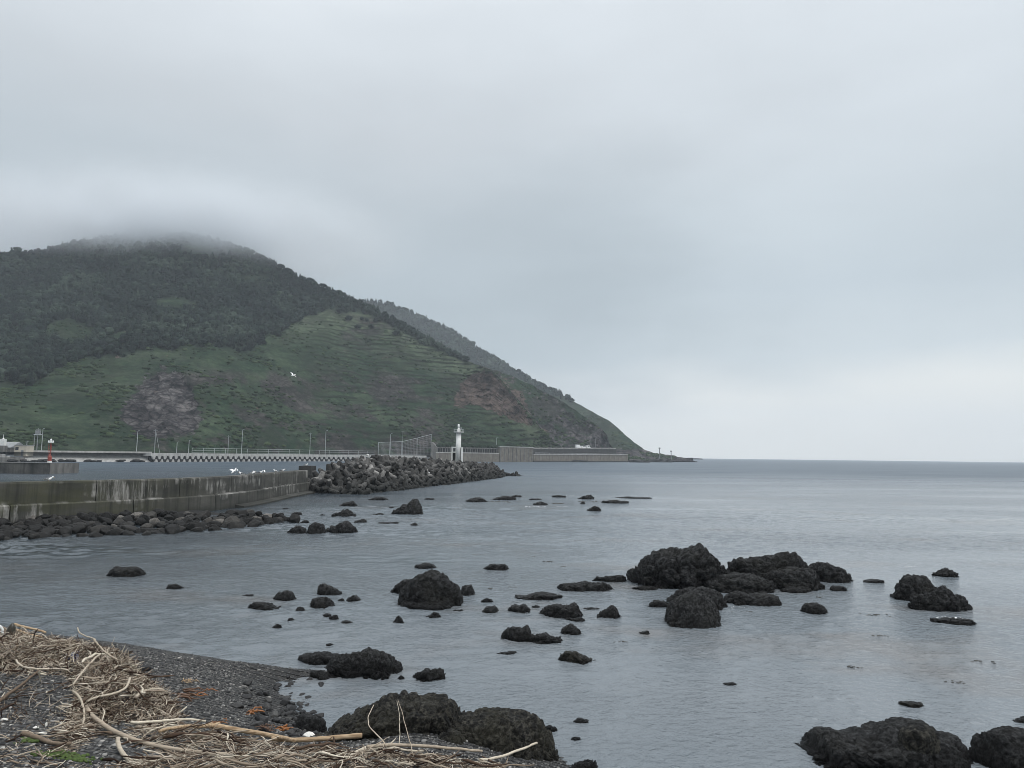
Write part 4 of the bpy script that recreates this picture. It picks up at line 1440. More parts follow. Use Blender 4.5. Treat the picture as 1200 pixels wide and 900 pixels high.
# ------------------------------------------------------------------ quay with the red beacon
q0, q1 = X(-170, 134), X(60, 134)
qy = 134.0
quay = MB().box(q0, q1, qy, qy + 9, -1, 1.98).build('quay', M['quay_conc'])
tag(quay, 'dark streaked concrete quay behind the breakwater wall', 'quay')
MB().add([(q1 + .002, qy + .02, -1), (X(70.5, qy + 5), qy + 5, -1), (X(70.5, qy + 5), qy + 9, -1), (q1 + .002, qy + 9, -1),
          (q1 + .002, qy + .02, 1.96), (X(70.5, qy + 5), qy + 5, 1.96), (X(70.5, qy + 5), qy + 9, 1.96), (q1 + .002, qy + 9, 1.96)],
         [(0, 1, 5, 4), (1, 2, 6, 5), (2, 3, 7, 6), (4, 5, 6, 7), (3, 0, 4, 7)]).build('end_block', M['grey_conc'], quay)
MB().box(q0, q1, qy - .12, qy + .3, 1.984, 2.06).build('coping', M['grey_conc'], quay)
for a in np.linspace(q0 + 2, q1 - 2, 9):
    pass

b = G(59, 542, 2.06)
by = qy + 3.0
bxx = X(59, by)
zt = Zp(59, 514, by)
k = by / F
beacon = empty('beacon_light', (bxx, by, 1.98), 'small red beacon with a white lamp head on the quay end', 'beacon')
hB = zt - 1.98
MB().tube([(0, 0, 0), (0, 0, .42)], [.4, .4], 14).build('plinth', M['weather_white'], beacon)
MB().tube([(0, 0, .42), (0, 0, 1.2), (0, 0, 1.5), (0, 0, 1.75)], [.34, .34, .2, .11], 14).build('base_drum', M['red'], beacon)
MB().tube([(0, 0, 1.75), (0, 0, hB - .75)], [.09, .08], 10).build('post', M['red'], beacon)
rl = MB()
for a in (-.28, .28):
    rl.tube([(a, -.16, .9), (a, -.16, hB - .8)], .03, 5)
for z in np.arange(1.2, hB - .9, .4):
    rl.tube([(-.28, -.16, z), (.28, -.16, z)], .025, 5)
rl.build('ladder', M['red'], beacon)
MB().tube([(0, 0, hB - .8), (0, 0, hB - .72)], [.5, .5], 12).build('platform', M['weather_white'], beacon)
MB().tube([(0, 0, hB - .7), (0, 0, hB - .3), (0, 0, hB - .1), (0, 0, hB)], [.14, .2, .14, .03], 10).build('lantern', M['white'], beacon)
for a in (-.42, .42):
    MB().tube([(a, 0, hB - .72), (a, 0, hB - .36)], [.16, .12], 8).build('solar_panel', M['white'], beacon)

# ------------------------------------------------------------------ tetrapods
def tetrapod():
    dirs = [np.array([0, 0, 1.0])] + [np.array([math.cos(a) * 0.943, math.sin(a) * 0.943, -0.333]) for a in (0, 2.094, 4.189)]
    m = MB()
    for d_ in dirs:
        pts = [d_ * r for r in (0.0, .3, .95, 1.03)]
        m.tube(pts, [.40, .38, .27, .22], 10)
    return m


tm = tetrapod()
tet_me = mesh_np('tetrapod', tm.v, tm.f, [M['tetra']], False)
AX0, AX1 = np.array([-20.4, 85.5]), np.array([-3.2, 159.0])
axd = (AX1 - AX0) / np.linalg.norm(AX1 - AX0)
axn = np.array([axd[1], -axd[0]])
LA = np.linalg.norm(AX1 - AX0)


def mound_h(s, w):
    """height of the tetrapod mound at s along, w across (+ towards the bay)"""
    top = interp([(-5, -.2), (-4.6, .5), (-1.5, 1.9), (2, 2.6), (8, 3.1), (14, 3.3), (30, 2.9), (45, 2.5), (60, 2.2), (70, 1.8), (75, .9), (79, -.6)], s)
    hw = interp([(-6, 3), (0, 4.9), (40, 4.6), (60, 4.0), (79, 1.6)], s)
    return top * np.clip(1.25 * (1 - (np.abs(w) / hw) ** 1.6), -0.4, 1.0)


sg, wg = np.meshgrid(np.linspace(-5.5, LA + 4, 70), np.linspace(-7, 7, 25), indexing='ij')
hg = mound_h(sg, wg) - 0.7
pg = AX0 + sg[..., None] * axd + wg[..., None] * axn
V = np.concatenate([pg, hg[..., None]], -1).reshape(-1, 3)
idx = np.arange(70 * 25).reshape(70, 25)
core = struct('rock_mound', mesh_np('rock_mound', V, np.stack([idx[:-1, :-1], idx[1:, :-1], idx[1:, 1:], idx[:-1, 1:]], -1).reshape(-1, 4), [M['dark_conc']], True))
placed = []
tries = 0
while len(placed) < 470 and tries < 90000:
    tries += 1
    s = random.uniform(-5.0, LA + 2.5)
    if random.random() < .35:
        s = random.uniform(-5.0, 18)
    w_ = random.uniform(-2.2, 5.2) if s > 1 else random.uniform(-5, 5.2)
    h = float(mound_h(s, w_))
    if h < -0.5:
        continue
    p2 = AX0 + s * axd + w_ * axn
    p = np.array([p2[0], p2[1], h])
    if placed and (np.sum((np.array(placed) - p) ** 2, axis=1) < (1.0 + .002 * s) ** 2).any():
        continue
    placed.append(p)
# the 296 that show largest are things of their own, the hindmost are one mass
placed.sort(key=lambda p: p[1] + 6.0 * max(0.0, -(np.dot(p[:2] - AX0, axn)) + .5))
back_v, back_f = [], []
for n_, p in enumerate(placed):
    rot = rand_rot(1)[0]
    sc = random.uniform(.80, .98)
    pz_ = p[2] + random.uniform(-.1, .3)
    if n_ < 296:
        o = link('tetrapod', tet_me, None, (p[0], p[1], pz_))
        o.scale = (sc,) * 3
        o.rotation_euler = Matrix(rot.tolist()).to_euler()
        tag(o, 'weathered grey concrete tetrapod piled on the harbour breakwater', 'tetrapod', 'tetrapods piled on the breakwater')
    else:
        off = len(back_v)
        back_v += [tuple(v) for v in (np.array(tm.v) * sc) @ rot.T + np.array([p[0], p[1], pz_])]
        back_f += [tuple(i + off for i in f_) for f_ in tm.f]
o = link('tetrapod_mass', mesh_np('tetrapod_mass', back_v, back_f, [M['tetra']], False))
tag(o, 'far hindmost tetrapods heaped around the lighthouse end of the breakwater', 'tetrapods', kind='stuff')

# ------------------------------------------------------------------ lighthouse
ly = 129.0
lx = X(537, ly)
zb = 2.9
lh_top = Zp(537, 497, ly)
lt = empty('lighthouse', (lx, ly, zb), 'slim white lighthouse column with a gallery, standing on the tetrapod breakwater', 'lighthouse')
HL = lh_top - zb
MB().box(-1.25, 1.0, -.9, .9, -1.2, 0.12).build('base', M['grey_conc'], lt)
n8 = 18
MB().tube([(0, 0, .1), (0, 0, HL - 1.55)], [.52, .45], n8).build('tower', M['weather_white'], lt, True)
gal = MB().tube([(0, 0, HL - 1.62), (0, 0, HL - 1.5), (0, 0, HL - 1.38)], [.52, .92, .92], n8).build('gallery', M['weather_white'], lt)
gr = MB()
for a in np.linspace(0, 2 * np.pi, 10, endpoint=False):
    gr.tube([(.86 * math.cos(a), .86 * math.sin(a), HL - 1.36), (.86 * math.cos(a), .86 * math.sin(a), HL - .95)], .022, 5)
ring = [(.86 * math.cos(a), .86 * math.sin(a), HL - .95) for a in np.linspace(0, 2 * np.pi, 21)]
gr.tube(ring, .024, 5)
gr.build('railing', M['steel'], gal)
MB().tube([(0, 0, HL - 1.4), (0, 0, HL - 1.0), (0, 0, HL - .8), (0, 0, HL - .7)], [.34, .34, .2, .13], 14).build('lantern_base', M['weather_white'], lt, True)
MB().tube([(-.03, 0, HL - .7), (-.03, 0, HL - .38), (-.03, 0, HL - .05), (-.03, 0, HL)], [.16, .19, .17, .05], 12).build('lantern', M['white'], lt, True)
MB().tube([(.36, -.1, HL - 1.38), (.36, -.1, HL - .85)], [.04, .04], 6).box(.22, .6, -.2, -.14, HL - .9, HL - .5).build('solar_panel', M['grey_metal'], lt)
# annex frame on the landward side
an = MB()
an.box(-1.2, -1.02, -.45, .45, .12, 3.05).box(-1.02, -.4, -.45, .45, 2.85, 3.04)
an.box(-1.02, -.42, -.44, .44, .12, .36).box(-1.02, -.42, -.4, .4, 2.0, 2.16)
an = an.build('annex', M['weather_white'], lt)
MB().box(-1.015, -.45, .1, .2, .37, 1.99).build('door', M['void'], an)
MB().box(.525, .80, -.5, .4, .13, 2.98).build('side_box', M['weather_white'], lt)

# ------------------------------------------------------------------ far seawall etc.
# pierced pale seawall
sw = empty('seawall', (0, 0, 0), 'long pale seawall pierced with rows of dark wave slots below the hill road', 'seawall')
cap, back, piers = MB(), MB(), MB()
pxl = np.linspace(178, 500, 34)
for a, b_ in zip(pxl[:-1], pxl[1:]):
    A, B = C(a), C(b_)
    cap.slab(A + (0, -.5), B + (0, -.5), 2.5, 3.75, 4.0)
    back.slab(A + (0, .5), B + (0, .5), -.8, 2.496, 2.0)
cl = np.array([C(p) for p in np.linspace(178, 500, 400)])
cs = np.r_[0, np.cumsum(np.linalg.norm(np.diff(cl, axis=0), axis=1))]
for s in np.arange(.8, cs[-1] - 2, 3.4):
    c0 = np.array([np.interp(s, cs, cl[:, k]) for k in (0, 1)])
    c1 = np.array([np.interp(s + .1, cs, cl[:, k]) for k in (0, 1)])
    t2 = (c1 - c0) / np.linalg.norm(c1 - c0)
    nn = np.array([-t2[1], t2[0]])
    # upper arch pier widens up, lower pier widens down
    for (z0, z1, w0, w1, sh) in ((1.15, 2.496, .5, 1.1, 0.0), (-.6, 1.15, 1.1, .3, 1.7)):
        q = []
        for z, w_ in ((z0, w0), (z1, w1)):
            for dd, bb_ in ((-w_, -.2), (w_, -.2), (w_, .3), (-w_, .3)):
                pt = c0 + t2 * (dd + sh) + nn * bb_
                q.append((*pt, z))
        piers.add(q, [(0, 1, 5, 4), (1, 2, 6, 5), (2, 3, 7, 6), (3, 0, 4, 7), (0, 3, 2, 1), (4, 5, 6, 7)])
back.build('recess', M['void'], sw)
cap.build('cap', M['pale_conc'], sw)
piers.build('wave_blocks', M['pale_conc'], sw)

# sloping pale bank on the landward side
sb = MB()
pxl = np.linspace(28, 178, 18)
for a, b_ in zip(pxl[:-1], pxl[1:]):
    A, B = C(a), C(b_)
    A2, B2 = C(a, 5), C(b_, 5)
    sb.add([(*A, -.5), (*B, -.5), (*B2, 3.5), (*A2, 3.5), (*C(a, 7), 3.5), (*C(b_, 7), 3.5)], [(0, 1, 2, 3), (3, 2, 5, 4)])
for a, b_ in zip(pxl[:-1], pxl[1:]):
    sb.slab(C(a, 5.2), C(b_, 5.2), 3.3, 4.25, .8)
o = sb.build('revetment', M['pale_conc'])
tag(o, 'pale sloping concrete bank meeting the pierced seawall', 'sea bank')
# dark boulders before it
for i in range(34):
    a = random.uniform(8, 150) if i < 26 else random.uniform(100, 178)
    p = C(a, random.uniform(-3.5, 1.0))
    o = link('shore_rock', random.choice(rub_me), None, (p[0], p[1], random.uniform(.1, .5)))
    s_ = random.uniform(.7, 1.7)
    o.scale = (s_ * 1.3, s_, s_ * .8)
    o.rotation_euler = (0, 0, random.uniform(0, 6))
    tag(o, 'dark boulder along the waterline of the pale sloping bank across the harbour', 'rock', 'boulders below the sloping bank')

# buildings at far left
def pz(px, py, back):
    return Zp(px, py, float(cd(px)) + back)


hb = empty('hut', (*C(24, 3), 3.0), 'small beige flat-roofed hut beside the shore road', 'hut')
w2 = 14 / F * 265 / 2
MB().box(-w2, w2, 0, 4, -1, 3.0).build('wall', M['beige'], hb)
MB().box(-w2 - .15, w2 + .15, -.2, 4.2, 3.004, 3.25).build('roof', M['roofing'], hb)
MB().box(-w2 + .3, -w2 + 1.5, -.05, .06, 1.3, 2.4).build('window', M['glass'], hb)
MB().box(.3, 1.2, -.05, .06, -1, 1.3).build('door', M['grey_metal'], hb)

wh = empty('warehouse', (*C(0, 12), 3.0), 'grey pitched-roof warehouse at the foot of the hill', 'warehouse')
MB().box(-9, 4, 0, 8, -.5, 2.2).build('wall', M['grey_conc'], wh)
mr = MB()
mr.add([(-9.5, -.4, 2.2), (4.4, -.4, 2.2), (4.4, 8.4, 2.2), (-9.5, 8.4, 2.2), (-9.5, 4, 4.4), (4.4, 4, 4.4)], [(0, 1, 5, 4), (2, 3, 4, 5), (1, 2, 5), (3, 0, 4)])
mr.build('roof', M['roofing'], wh)
MB().box(-3.5, -1, -.06, .08, -.5, 1.8).build('door', M['grey_metal'], wh)
tw = empty('vent_tower', (*C(3, 9), 2.5), 'short white tower in front of the grey warehouse', 'tower')
MB().box(-1.1, 1.1, -1, 1, 0, 3.4).build('lower_stage', M['grey_conc'], tw)
MB().box(-.75, .75, -.7, .7, 3.404, 5.8).build('upper_stage', M['weather_white'], tw)
MB().tube([(0, 0, 5.804), (0, 0, 6.1), (0, 0, 7.6)], [.8, .1, .08], 8).build('spire', M['weather_white'], tw)
# pale blocks on the shore apron
for i, (px, py, lab) in enumerate([(2, 537, 'pale concrete block on the apron, beside the harbour edge at the frame side'), (8, 537.5, 'pale concrete block nearest the beige hut'),
                                   (-1, 540, 'low pale slab at the waterline below the apron blocks')]):
    p = C(px, 1.5)
    o = MB().box(-.9, .9, -.8, .8, 0, 1.2 - .3 * i).build('concrete_block', M['pale_conc'], None, False, (p[0], p[1], 1.6 - .5 * i))
    tag(o, lab, 'block')
# apron under them
pxl = np.linspace(-200, 30, 14)
ap = MB()
for a, b_ in zip(pxl[:-1], pxl[1:]):
    ap.slab(C(a), C(b_), -1, 1.6, 12)
o = ap.build('apron', M['grey_conc'])
tag(o, 'low grey concrete landing apron below the beige hut', 'apron')


def pole(px, ytop, back, kind, label, group=None, zb=3.55, ybase=None):
    d_ = float(cd(px)) + back
    p = (X(px, d_), d_)
    h = Zp(px, ytop, d_) - zb
    if kind == 'lamp':
        r_ = empty('street_lamp', (*p, zb), label, 'street lamp', group)
        MB().tube([(0, 0, 0), (0, 0, h * .96)], [.16, .10], 8).build('post', M['steel'], r_)
        arm = MB().tube([(0, 0, h * .95), (.25, -.3, h * .99), (.9, -1.0, h)], [.08, .07, .06], 6).build('arm', M['steel'], r_)
        MB().box(.75, 1.35, -1.35, -.95, h - .06, h + .1).build('lamp_head', M['steel'], arm)
    elif kind == 'pole':
        r_ = empty('utility_pole', (*p, zb), label, 'utility pole', group)
        MB().tube([(0, 0, 0), (0, 0, h)], [.2, .13], 8).build('post', M['grey_metal'], r_)
        MB().box(-.9, .9, -.07, .07, h - .55, h - .4).build('crossarm', M['grey_metal'], r_)
    return r_


GL = 'street lamps of the shore road'
pole(160, 505, 9, 'lamp', 'tall street lamp beside the grey cliff, without a stay wire', GL)
pl = pole(181, 503, 9, 'pole', 'utility pole with a slanting stay at the start of the pierced seawall')
hh = Zp(181, 503, float(cd(181)) + 9) - 3.55
MB().tube([(0, 0, hh * .95), (2.6, -.5, 0)], [.05, .05], 5).build('stay', M['steel'], pl)
pole(207, 518, 9, 'lamp', 'short street lamp between the stayed utility pole and the railing', GL)
pole(221, 516, 9, 'lamp', 'short street lamp at the landward end of the railing', GL)
pole(267, 510, 9, 'pole', 'plain utility pole behind the railing, close to a taller street lamp')
pole(283, 503, 9, 'lamp', 'tallest street lamp behind the railing, above the gulls on the wall', GL)
pole(363, 507, 9, 'pole', 'utility pole above the near end of the tetrapods, paired with a lamp')
pole(381, 504.5, 9, 'lamp', 'tall street lamp above the near end of the tetrapods', GL)
pole(457, 508, 9, 'lamp', 'street lamp under the flat part of the net fence', GL)
pole(471.5, 505, 9, 'pole', 'tall pole where the net fence begins to slope upward')
pole(581.5, 512.5, 18, 'lamp', 'street lamp over the seaward end of the rock shelter', GL, 5)
pole(658.5, 510, 18, 'lamp', 'street lamp on the high retaining wall, landward of the parked vehicles', GL, 9)
pole(692.5, 511, 20, 'lamp', 'street lamp just seaward of the parked vehicles', GL, 10)
pole(697.5, 513, 20, 'lamp', 'street lamp farthest out along the headland road', GL, 10)
pole(31, 517, 6, 'lamp', 'short street lamp beside the beige hut', GL)
# twin utility poles with a transformer
up = pole(43, 502, 8, 'pole', 'utility pole carrying a boxy transformer on the harbour side')
shelf = MB().box(-1.3, 1.3, -.5, .5, 6.6, 7.0).build('transformer_shelf', M['steel'], up)
MB().box(-.9, .9, -.45, .45, 7.004, 8.4).build('transformer', M['grey_metal'], shelf)
MB().tube([(-1.2, 0, 0), (-1.2, 0, 6.6)], [.16, .14], 6).build('leg', M['grey_metal'], up)
pole(48.5, 502, 8, 'lamp', 'tall lamp post paired with the transformer pole', GL)


def fence(name, label, pxa, pxb, back, zb, zt, step, group=None):
    n_ = max(2, int((pxb - pxa) / 2.2))
    pl_ = np.array([C(p, back) for p in np.linspace(pxa, pxb, n_)])
    c_ = np.r_[0, np.cumsum(np.linalg.norm(np.diff(pl_, axis=0), axis=1))]
    fn = empty(name, (0, 0, 0), label, 'fence', group)
    rails = MB()
    for fz in (0.12, .55, 1.0):
        rails.tube([(*p, zb + (zt - zb) * fz) for p in pl_], .05 if fz < 1 else .07, 5)
    rails.build('rails', M['steel'], fn)
    for s_ in np.arange(0, c_[-1], step):
        q = [np.interp(s_, c_, pl_[:, k_]) for k_ in (0, 1)]
        MB().tube([(*q, zb), (*q, zt + .1)], .085, 6).build('post', M['steel'], fn)
    return fn


fence('railing', 'long thin wire fence on top of the pierced seawall', 225, 440, 2.5, 3.75, 6.1, 7.0)
fence('railing', 'thin guard fence along the low brown retaining wall', 627, 735, 1.6, 5.3, 6.7, 6.0)
nf = empty('net_fence', (0, 0, 0), 'tall net fence with a sloping top rail landward of the rock shelter', 'fence')
tops = [(443.5, 518.5), (457, 518), (471, 517.5), (489, 513.3), (505.5, 509)]
tp_ = [P(a, b_, float(cd(a)) + 6) for a, b_ in tops]
MB().tube(tp_, .13, 6).build('top_rail', M['steel'], nf)
MB().tube([(p[0], p[1], 4.2) for p in tp_], .08, 6).build('bottom_rail', M['steel'], nf)
for p in tp_:
    MB().tube([(p[0], p[1], 3.5), tuple(p)], .12, 6).build('post', M['steel'], nf)
wires = MB()
for f_ in np.arange(.1, 1, .1):
    wires.tube([(p[0], p[1], 4.2 + (p[2] - 4.2) * f_) for p in tp_], .022, 4)
for k_ in range(len(tp_) - 1):
    for f_ in np.linspace(.05, .95, 10):
        p = tp_[k_] * (1 - f_) + tp_[k_ + 1] * f_
        wires.tube([(p[0], p[1], 4.2), tuple(p)], .022, 4)
wires.build('net', M['steel'], nf)
lamp_pole_top = None

# rock shelter (gallery) over the road
sh = empty('rock_shelter', (0, 0, 0), 'concrete rock shelter with a row of dark openings and grass on its roof', 'rock shelter')
A, B = C(511, 0), C(585, 0)
dA = float(cd(548))
zr = Zp(548, 524.2, dA)
zo = Zp(548, 525.6, dA)
zw = Zp(548, 531.2, dA)
MB().slab(A + (0, 3), B + (0, 3), zo, zr, 14).build('roof', M['grey_conc'], sh)
MB().slab(A, B, -.6, zw, 2.6).build('base_wall', M['brown_conc'], sh)
MB().slab(A + (0, -.25), B + (0, -.25), zw + .004, zw + .55, 1.0).build('ledge', M['pale_conc'], sh)
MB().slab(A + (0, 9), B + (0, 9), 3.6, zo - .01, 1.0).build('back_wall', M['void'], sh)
du = (B - A)
for t in np.linspace(.012, .988, 26):
    q = A + du * t
    u = du / np.linalg.norm(du)
    MB().slab(q + (0, 3.3) - u * .28, q + (0, 3.3) + u * .28, zw - .3, zo - .004, .5).build('column', M['grey_conc'], sh)
pa = MB()
A2, B2 = C(505, 0), C(511.4, 0)
n0 = [(*(A2 + (0, .4)), -.5), (*(B2 + (0, .4)), -.5), (*(B2 + (0, .4)), Zp(511, 524, dA)), (*(A2 + (0, .4)), Zp(505, 518.5, dA))]
n1 = [(x, y + 14, z) for x, y, z in n0]
pa.add(n0 + n1, [(0, 1, 2, 3), (7, 6, 5, 4), (1, 5, 6, 2), (3, 2, 6, 7), (4, 0, 3, 7)])
pa.build('portal', M['grey_conc'], sh)
gm = MB()
for k_, t in enumerate(np.linspace(0.02, .98, 60)):
    q = A + du * t
    gm.tube([(q[0], q[1] + 5 + (k_ % 4), zr), (q[0], q[1] + 5 + (k_ % 4), zr + random.uniform(1.2, 2.3))], [2.0, 1.2], 7)
gm.build('roof_grass', M['tuft'], sh, True)
rw = MB().slab(C(585.5, 0), C(625, 0), -.6, Zp(605, 524.3, float(cd(605))), 6).build('retaining_wall', M['brown_conc'])
zr_ = Zp(605, 524.3, float(cd(605)))
rb_, rc_ = MB(), MB()
A3, B3 = C(585.5, 0), C(625, 0)
u3 = (B3 - A3) / np.linalg.norm(B3 - A3)
for t in np.linspace(.03, .97, 9):
    q = A3 + (B3 - A3) * t + (0, -.45)
    rb_.slab(q - u3 * .35, q + u3 * .35, -.6, zr_ - .8, .44)
rc_.slab(A3 + (0, -.6), B3 + (0, -.6), zr_ + .004, zr_ + .55, 1.2)
rb_.build('buttress', M['grey_conc'], rw)
rc_.build('coping', M['pale_conc'], rw)
tag(rw, 'high weathered brown retaining wall next to the rock shelter', 'retaining wall')
lw = MB()
pxl = np.linspace(625.4, 736, 12)
for a, b_ in zip(pxl[:-1], pxl[1:]):
    lw.slab(C(a), C(b_), -.6, Zp((a + b_) / 2, 533.2, float(cd(a))), 8)
o = lw.build('retaining_wall', M['brown_conc'])
lc, ls = MB(), MB()
for a, b_ in zip(pxl[:-1], pxl[1:]):
    z_ = Zp((a + b_) / 2, 533.2, float(cd(a)))
    lc.slab(C(a) + (0, -.5), C(b_) + (0, -.5), z_ + .004, z_ + .5, 1.1)
    ls.slab(C(a) + (0, -1.6), C(b_) + (0, -1.6), -.6, .9, 1.59)
lc.build('coping', M['pale_conc'], o)
ls.build('footing', M['dark_conc'], o)
tag(o, 'long low brown retaining wall at the waterline below the headland road', 'retaining wall')
rw2 = empty('retaining_wall', (0, 0, 0), 'dark upper retaining wall carrying the headland road and parked vehicles', 'retaining wall')
uw, uc = MB(), MB()
zroad = []
pxl = np.linspace(624, 722, 12)
for a, b_ in zip(pxl[:-1], pxl[1:]):
    m_ = (a + b_) / 2
    zt_ = Zp(m_, 525.6, float(cd(m_)) + 4)
    uw.slab(C(a, 6), C(b_, 6), 2, zt_, 9)
    uc.slab(C(a, 5.6), C(b_, 5.6), zt_ + .004, zt_ + .6, 1.0)
uw.build('wall', M['dark_conc'], rw2)
uc.build('guard_rail', M['pale_conc'], rw2)


def vehicle(px, l, h, label, truck):
    d_ = float(cd(px)) + 9.5
    z_ = Zp(px, 525.6, float(cd(px)) + 4) + .01
    v = empty('truck' if truck else 'van', (X(px, d_), d_, z_), label, 'truck' if truck else 'van', None, R(35))
    if truck:
        MB().box(-l / 2, l * .18, -1, 1, .75, h).build('cargo_box', M['white'], v)
        MB().add([(l * .2, -.95, .6), (l / 2, -.95, .6), (l / 2 - .1, -.95, h * .78), (l * .2, -.95, h * .82),
                  (l * .2, .95, .6), (l / 2, .95, .6), (l / 2 - .1, .95, h * .78), (l * .2, .95, h * .82)],
                 [(0, 1, 2, 3), (7, 6, 5, 4), (1, 5, 6, 2), (3, 2, 6, 7), (0, 3, 7, 4), (0, 4, 5, 1)]).build('cab', M['white'], v)
    else:
        pr = [(-l / 2, .4), (l / 2, .4), (l / 2, h * .55), (l * .36, h * .6), (l * .22, h), (-l * .46, h)]
        n_ = len(pr)
        MB().add([(x, -.9, z) for x, z in pr] + [(x, .9, z) for x, z in pr],
                 [tuple(range(n_)), tuple(range(n_, 2 * n_))[::-1]] + [(i, i + n_, (i + 1) % n_ + n_, (i + 1) % n_) for i in range(n_)]).build('body', M['white'], v)
    MB().box(-l * .3 if not truck else l * .24, l * .2 if not truck else l * .42, -1.02, -.9, h * .6, h * .8).build('window', M['glass'], v)
    for x in (-l * .3, l * .32):
        for s_ in (-.85, .85):
            MB().tube([(x, s_ - .1, .38), (x, s_ + .1, .38)], .38, 10).build('wheel', M['rubber'], v)
    return v


vehicle(677.5, 5.2, 3.1, 'white box truck, largest of the vehicles parked on the headland road', True)
vehicle(683.5, 4.2, 2.2, 'white van in the middle of the vehicles on the headland road', False)
vehicle(689, 3.8, 2.5, 'white van parked apart at the seaward end of the vehicles', False)
# two thin posts out on the headland
for px, yt, lab in ((773, 524.5, 'thin post on the last grassy step of the headland'), (786.5, 528, 'thin post on the outermost tip of the headland')):
    d_ = float(cd(px)) + 8
    zz = Zp(px, yt, d_)
    r_ = empty('post', (X(px, d_), d_, 2.0), lab, 'post')
    MB().tube([(0, 0, 0), (0, 0, zz - 2)], .35, 6).build('shaft', M['grey_metal'], r_)
    MB().box(-.8, .8, -.2, .2, zz - 3.2, zz - 2.05).build('panel', M['grey_metal'], r_)
# reef off the headland
for i, (x0, x1, yt, yb, lab) in enumerate([(738, 762, 539, 542, 'low dark rocks at the waterline where the retaining wall ends'), (758, 790, 537.5, 541.8, 'dark jagged reef under the headland tip'),
                                         (785, 818, 538.4, 541.5, 'long dark reef reaching out from the headland tip'), (796, 824, 536.3, 538.4, 'outermost thin reef behind the headland tip'),
                                         (615, 628, 537.5, 541.2, 'dark rock at the waterline under the brown retaining wall'), (670, 690, 538.8, 541.6, 'dark rock at the waterline below the parked vehicles')]):
    rock_loft(lab, prof_of(x0, x1, yt, yb, 'dome', .45), max(yb, float(horizon(x1)) + 1.0), M['sea_rock'], .35, .12, 'reef rocks of the headland', res=.9)

# ------------------------------------------------------------------ gulls
def gull_parts(flying):
    body = MB()
    path = [(-.30, 0, .10), (-.22, 0, .11), (-.10, 0, .12), (.04, 0, .13), (.13, 0, .17), (.19, 0, .235), (.235, 0, .27), (.275, 0, .27), (.30, 0, .262)]
    body.tube(path, [.012, .045, .085, .095, .07, .048, .052, .04, .012], 10)
    wings = []
    for s_ in (-1, 1):
        w_ = MB()
        if flying:
            outl = [(.10, .05), (.14, .30), (.10, .50), (-.02, .72), (-.06, .70), (-.02, .50), (-.07, .30), (-.08, .05)]
            zz = [.14, .24, .27, .24, .235, .26, .23, .13]
            V = [(x, s_ * y, z) for (x, y), z in zip(outl, zz)] + [(x, s_ * y, z - .015) for (x, y), z in zip(outl, zz)]
            n_ = 8
            w_.add(V, [(0, 1, 6, 7), (1, 2, 5, 6), (2, 3, 4, 5), (8, 15, 14, 9), (9, 14, 13, 10), (10, 13, 12, 11)] + [(i, i + 8, (i + 1) % 8 + 8, (i + 1) % 8) for i in range(8)])
        else:
            w_.tube([(-.36, s_ * .03, .13), (-.2, s_ * .07, .145), (-.02, s_ * .085, .155), (.09, s_ * .07, .15)], [.008, .035, .05, .012], 7, .55)
        wings.append(w_)
    beak = MB().tube([(.292, 0, .262), (.33, 0, .256), (.352, 0, .246)], [.013, .010, .003], 6)
    legs = [MB().tube([(.02, s_ * .035, .07), (.02, s_ * .035, .0)], .008, 5) for s_ in (-1, 1)]
    return body, wings, beak, legs


def make_gull(flying):
    r_ = bpy.data.objects.new('gull', None)
    COL.objects.link(r_)
    body, wings, beak, legs = gull_parts(flying)
    body.build('body', M['feather_white'], r_, True)
    for w_ in wings:
        w_.build('wing', M['feather_white'] if flying else M['feather_grey'], r_, True)
    beak.build('beak', M['beak'], r_)
    if not flying:
        for l_ in legs:
            l_.build('leg', M['beak'], r_)
    return r_


sit0, fly0 = make_gull(False), make_gull(True)
GG = 'gulls about the breakwater'


def wall_depth(px):
    q = wpts[:, 0] / wpts[:, 1] * F + 600
    i = np.argmin(np.abs(q - px))
    return wpts[i] - nout[i] * .5


first = {False: True, True: True}
GULLS = [(275, None, True, .9, 'white gull with raised wings landing on the breakwater wall', 554, 55),
         (293, None, False, 3.0, 'gull on the wall between the landing gull and a row of three', 0, 0), (305, None, False, .4, 'gull at the landward end of the row of three on the wall', 0, 0),
         (309.5, None, False, 3.4, 'middle gull of the row of three on the wall', 0, 0), (314.5, None, False, .2, 'gull at the seaward end of the row of three on the wall', 0, 0),
         (319.5, None, False, 2.0, 'upright gull just beyond the row of three on the wall', 0, 0), (332, None, False, 2.7, 'gull, landward one of two near the far end of the wall', 0, 0),
         (340, None, False, .3, 'gull, seaward one of two near the far end of the wall', 0, 0),
         (356, 'block', False, .8, 'gull standing on the block at the far end of the wall', 0, 0),
         (69.5, None, False, .5, 'dark-backed gull on the wall below the red beacon', 0, 0),
         (343, 'air', True, .9, 'white gull flying before the green hillside', 441, 95),
         (432, 'tet', False, 1.2, 'gull perched on the highest tetrapod against the hill', 526.5, 92), (434, 'tet', False, 4.0, 'gull lower down among the tetrapods below another gull', 533.5, 88),
         (506, 'tet', False, 2.0, 'gull among the tetrapods close to the waterline', 558, 112)]
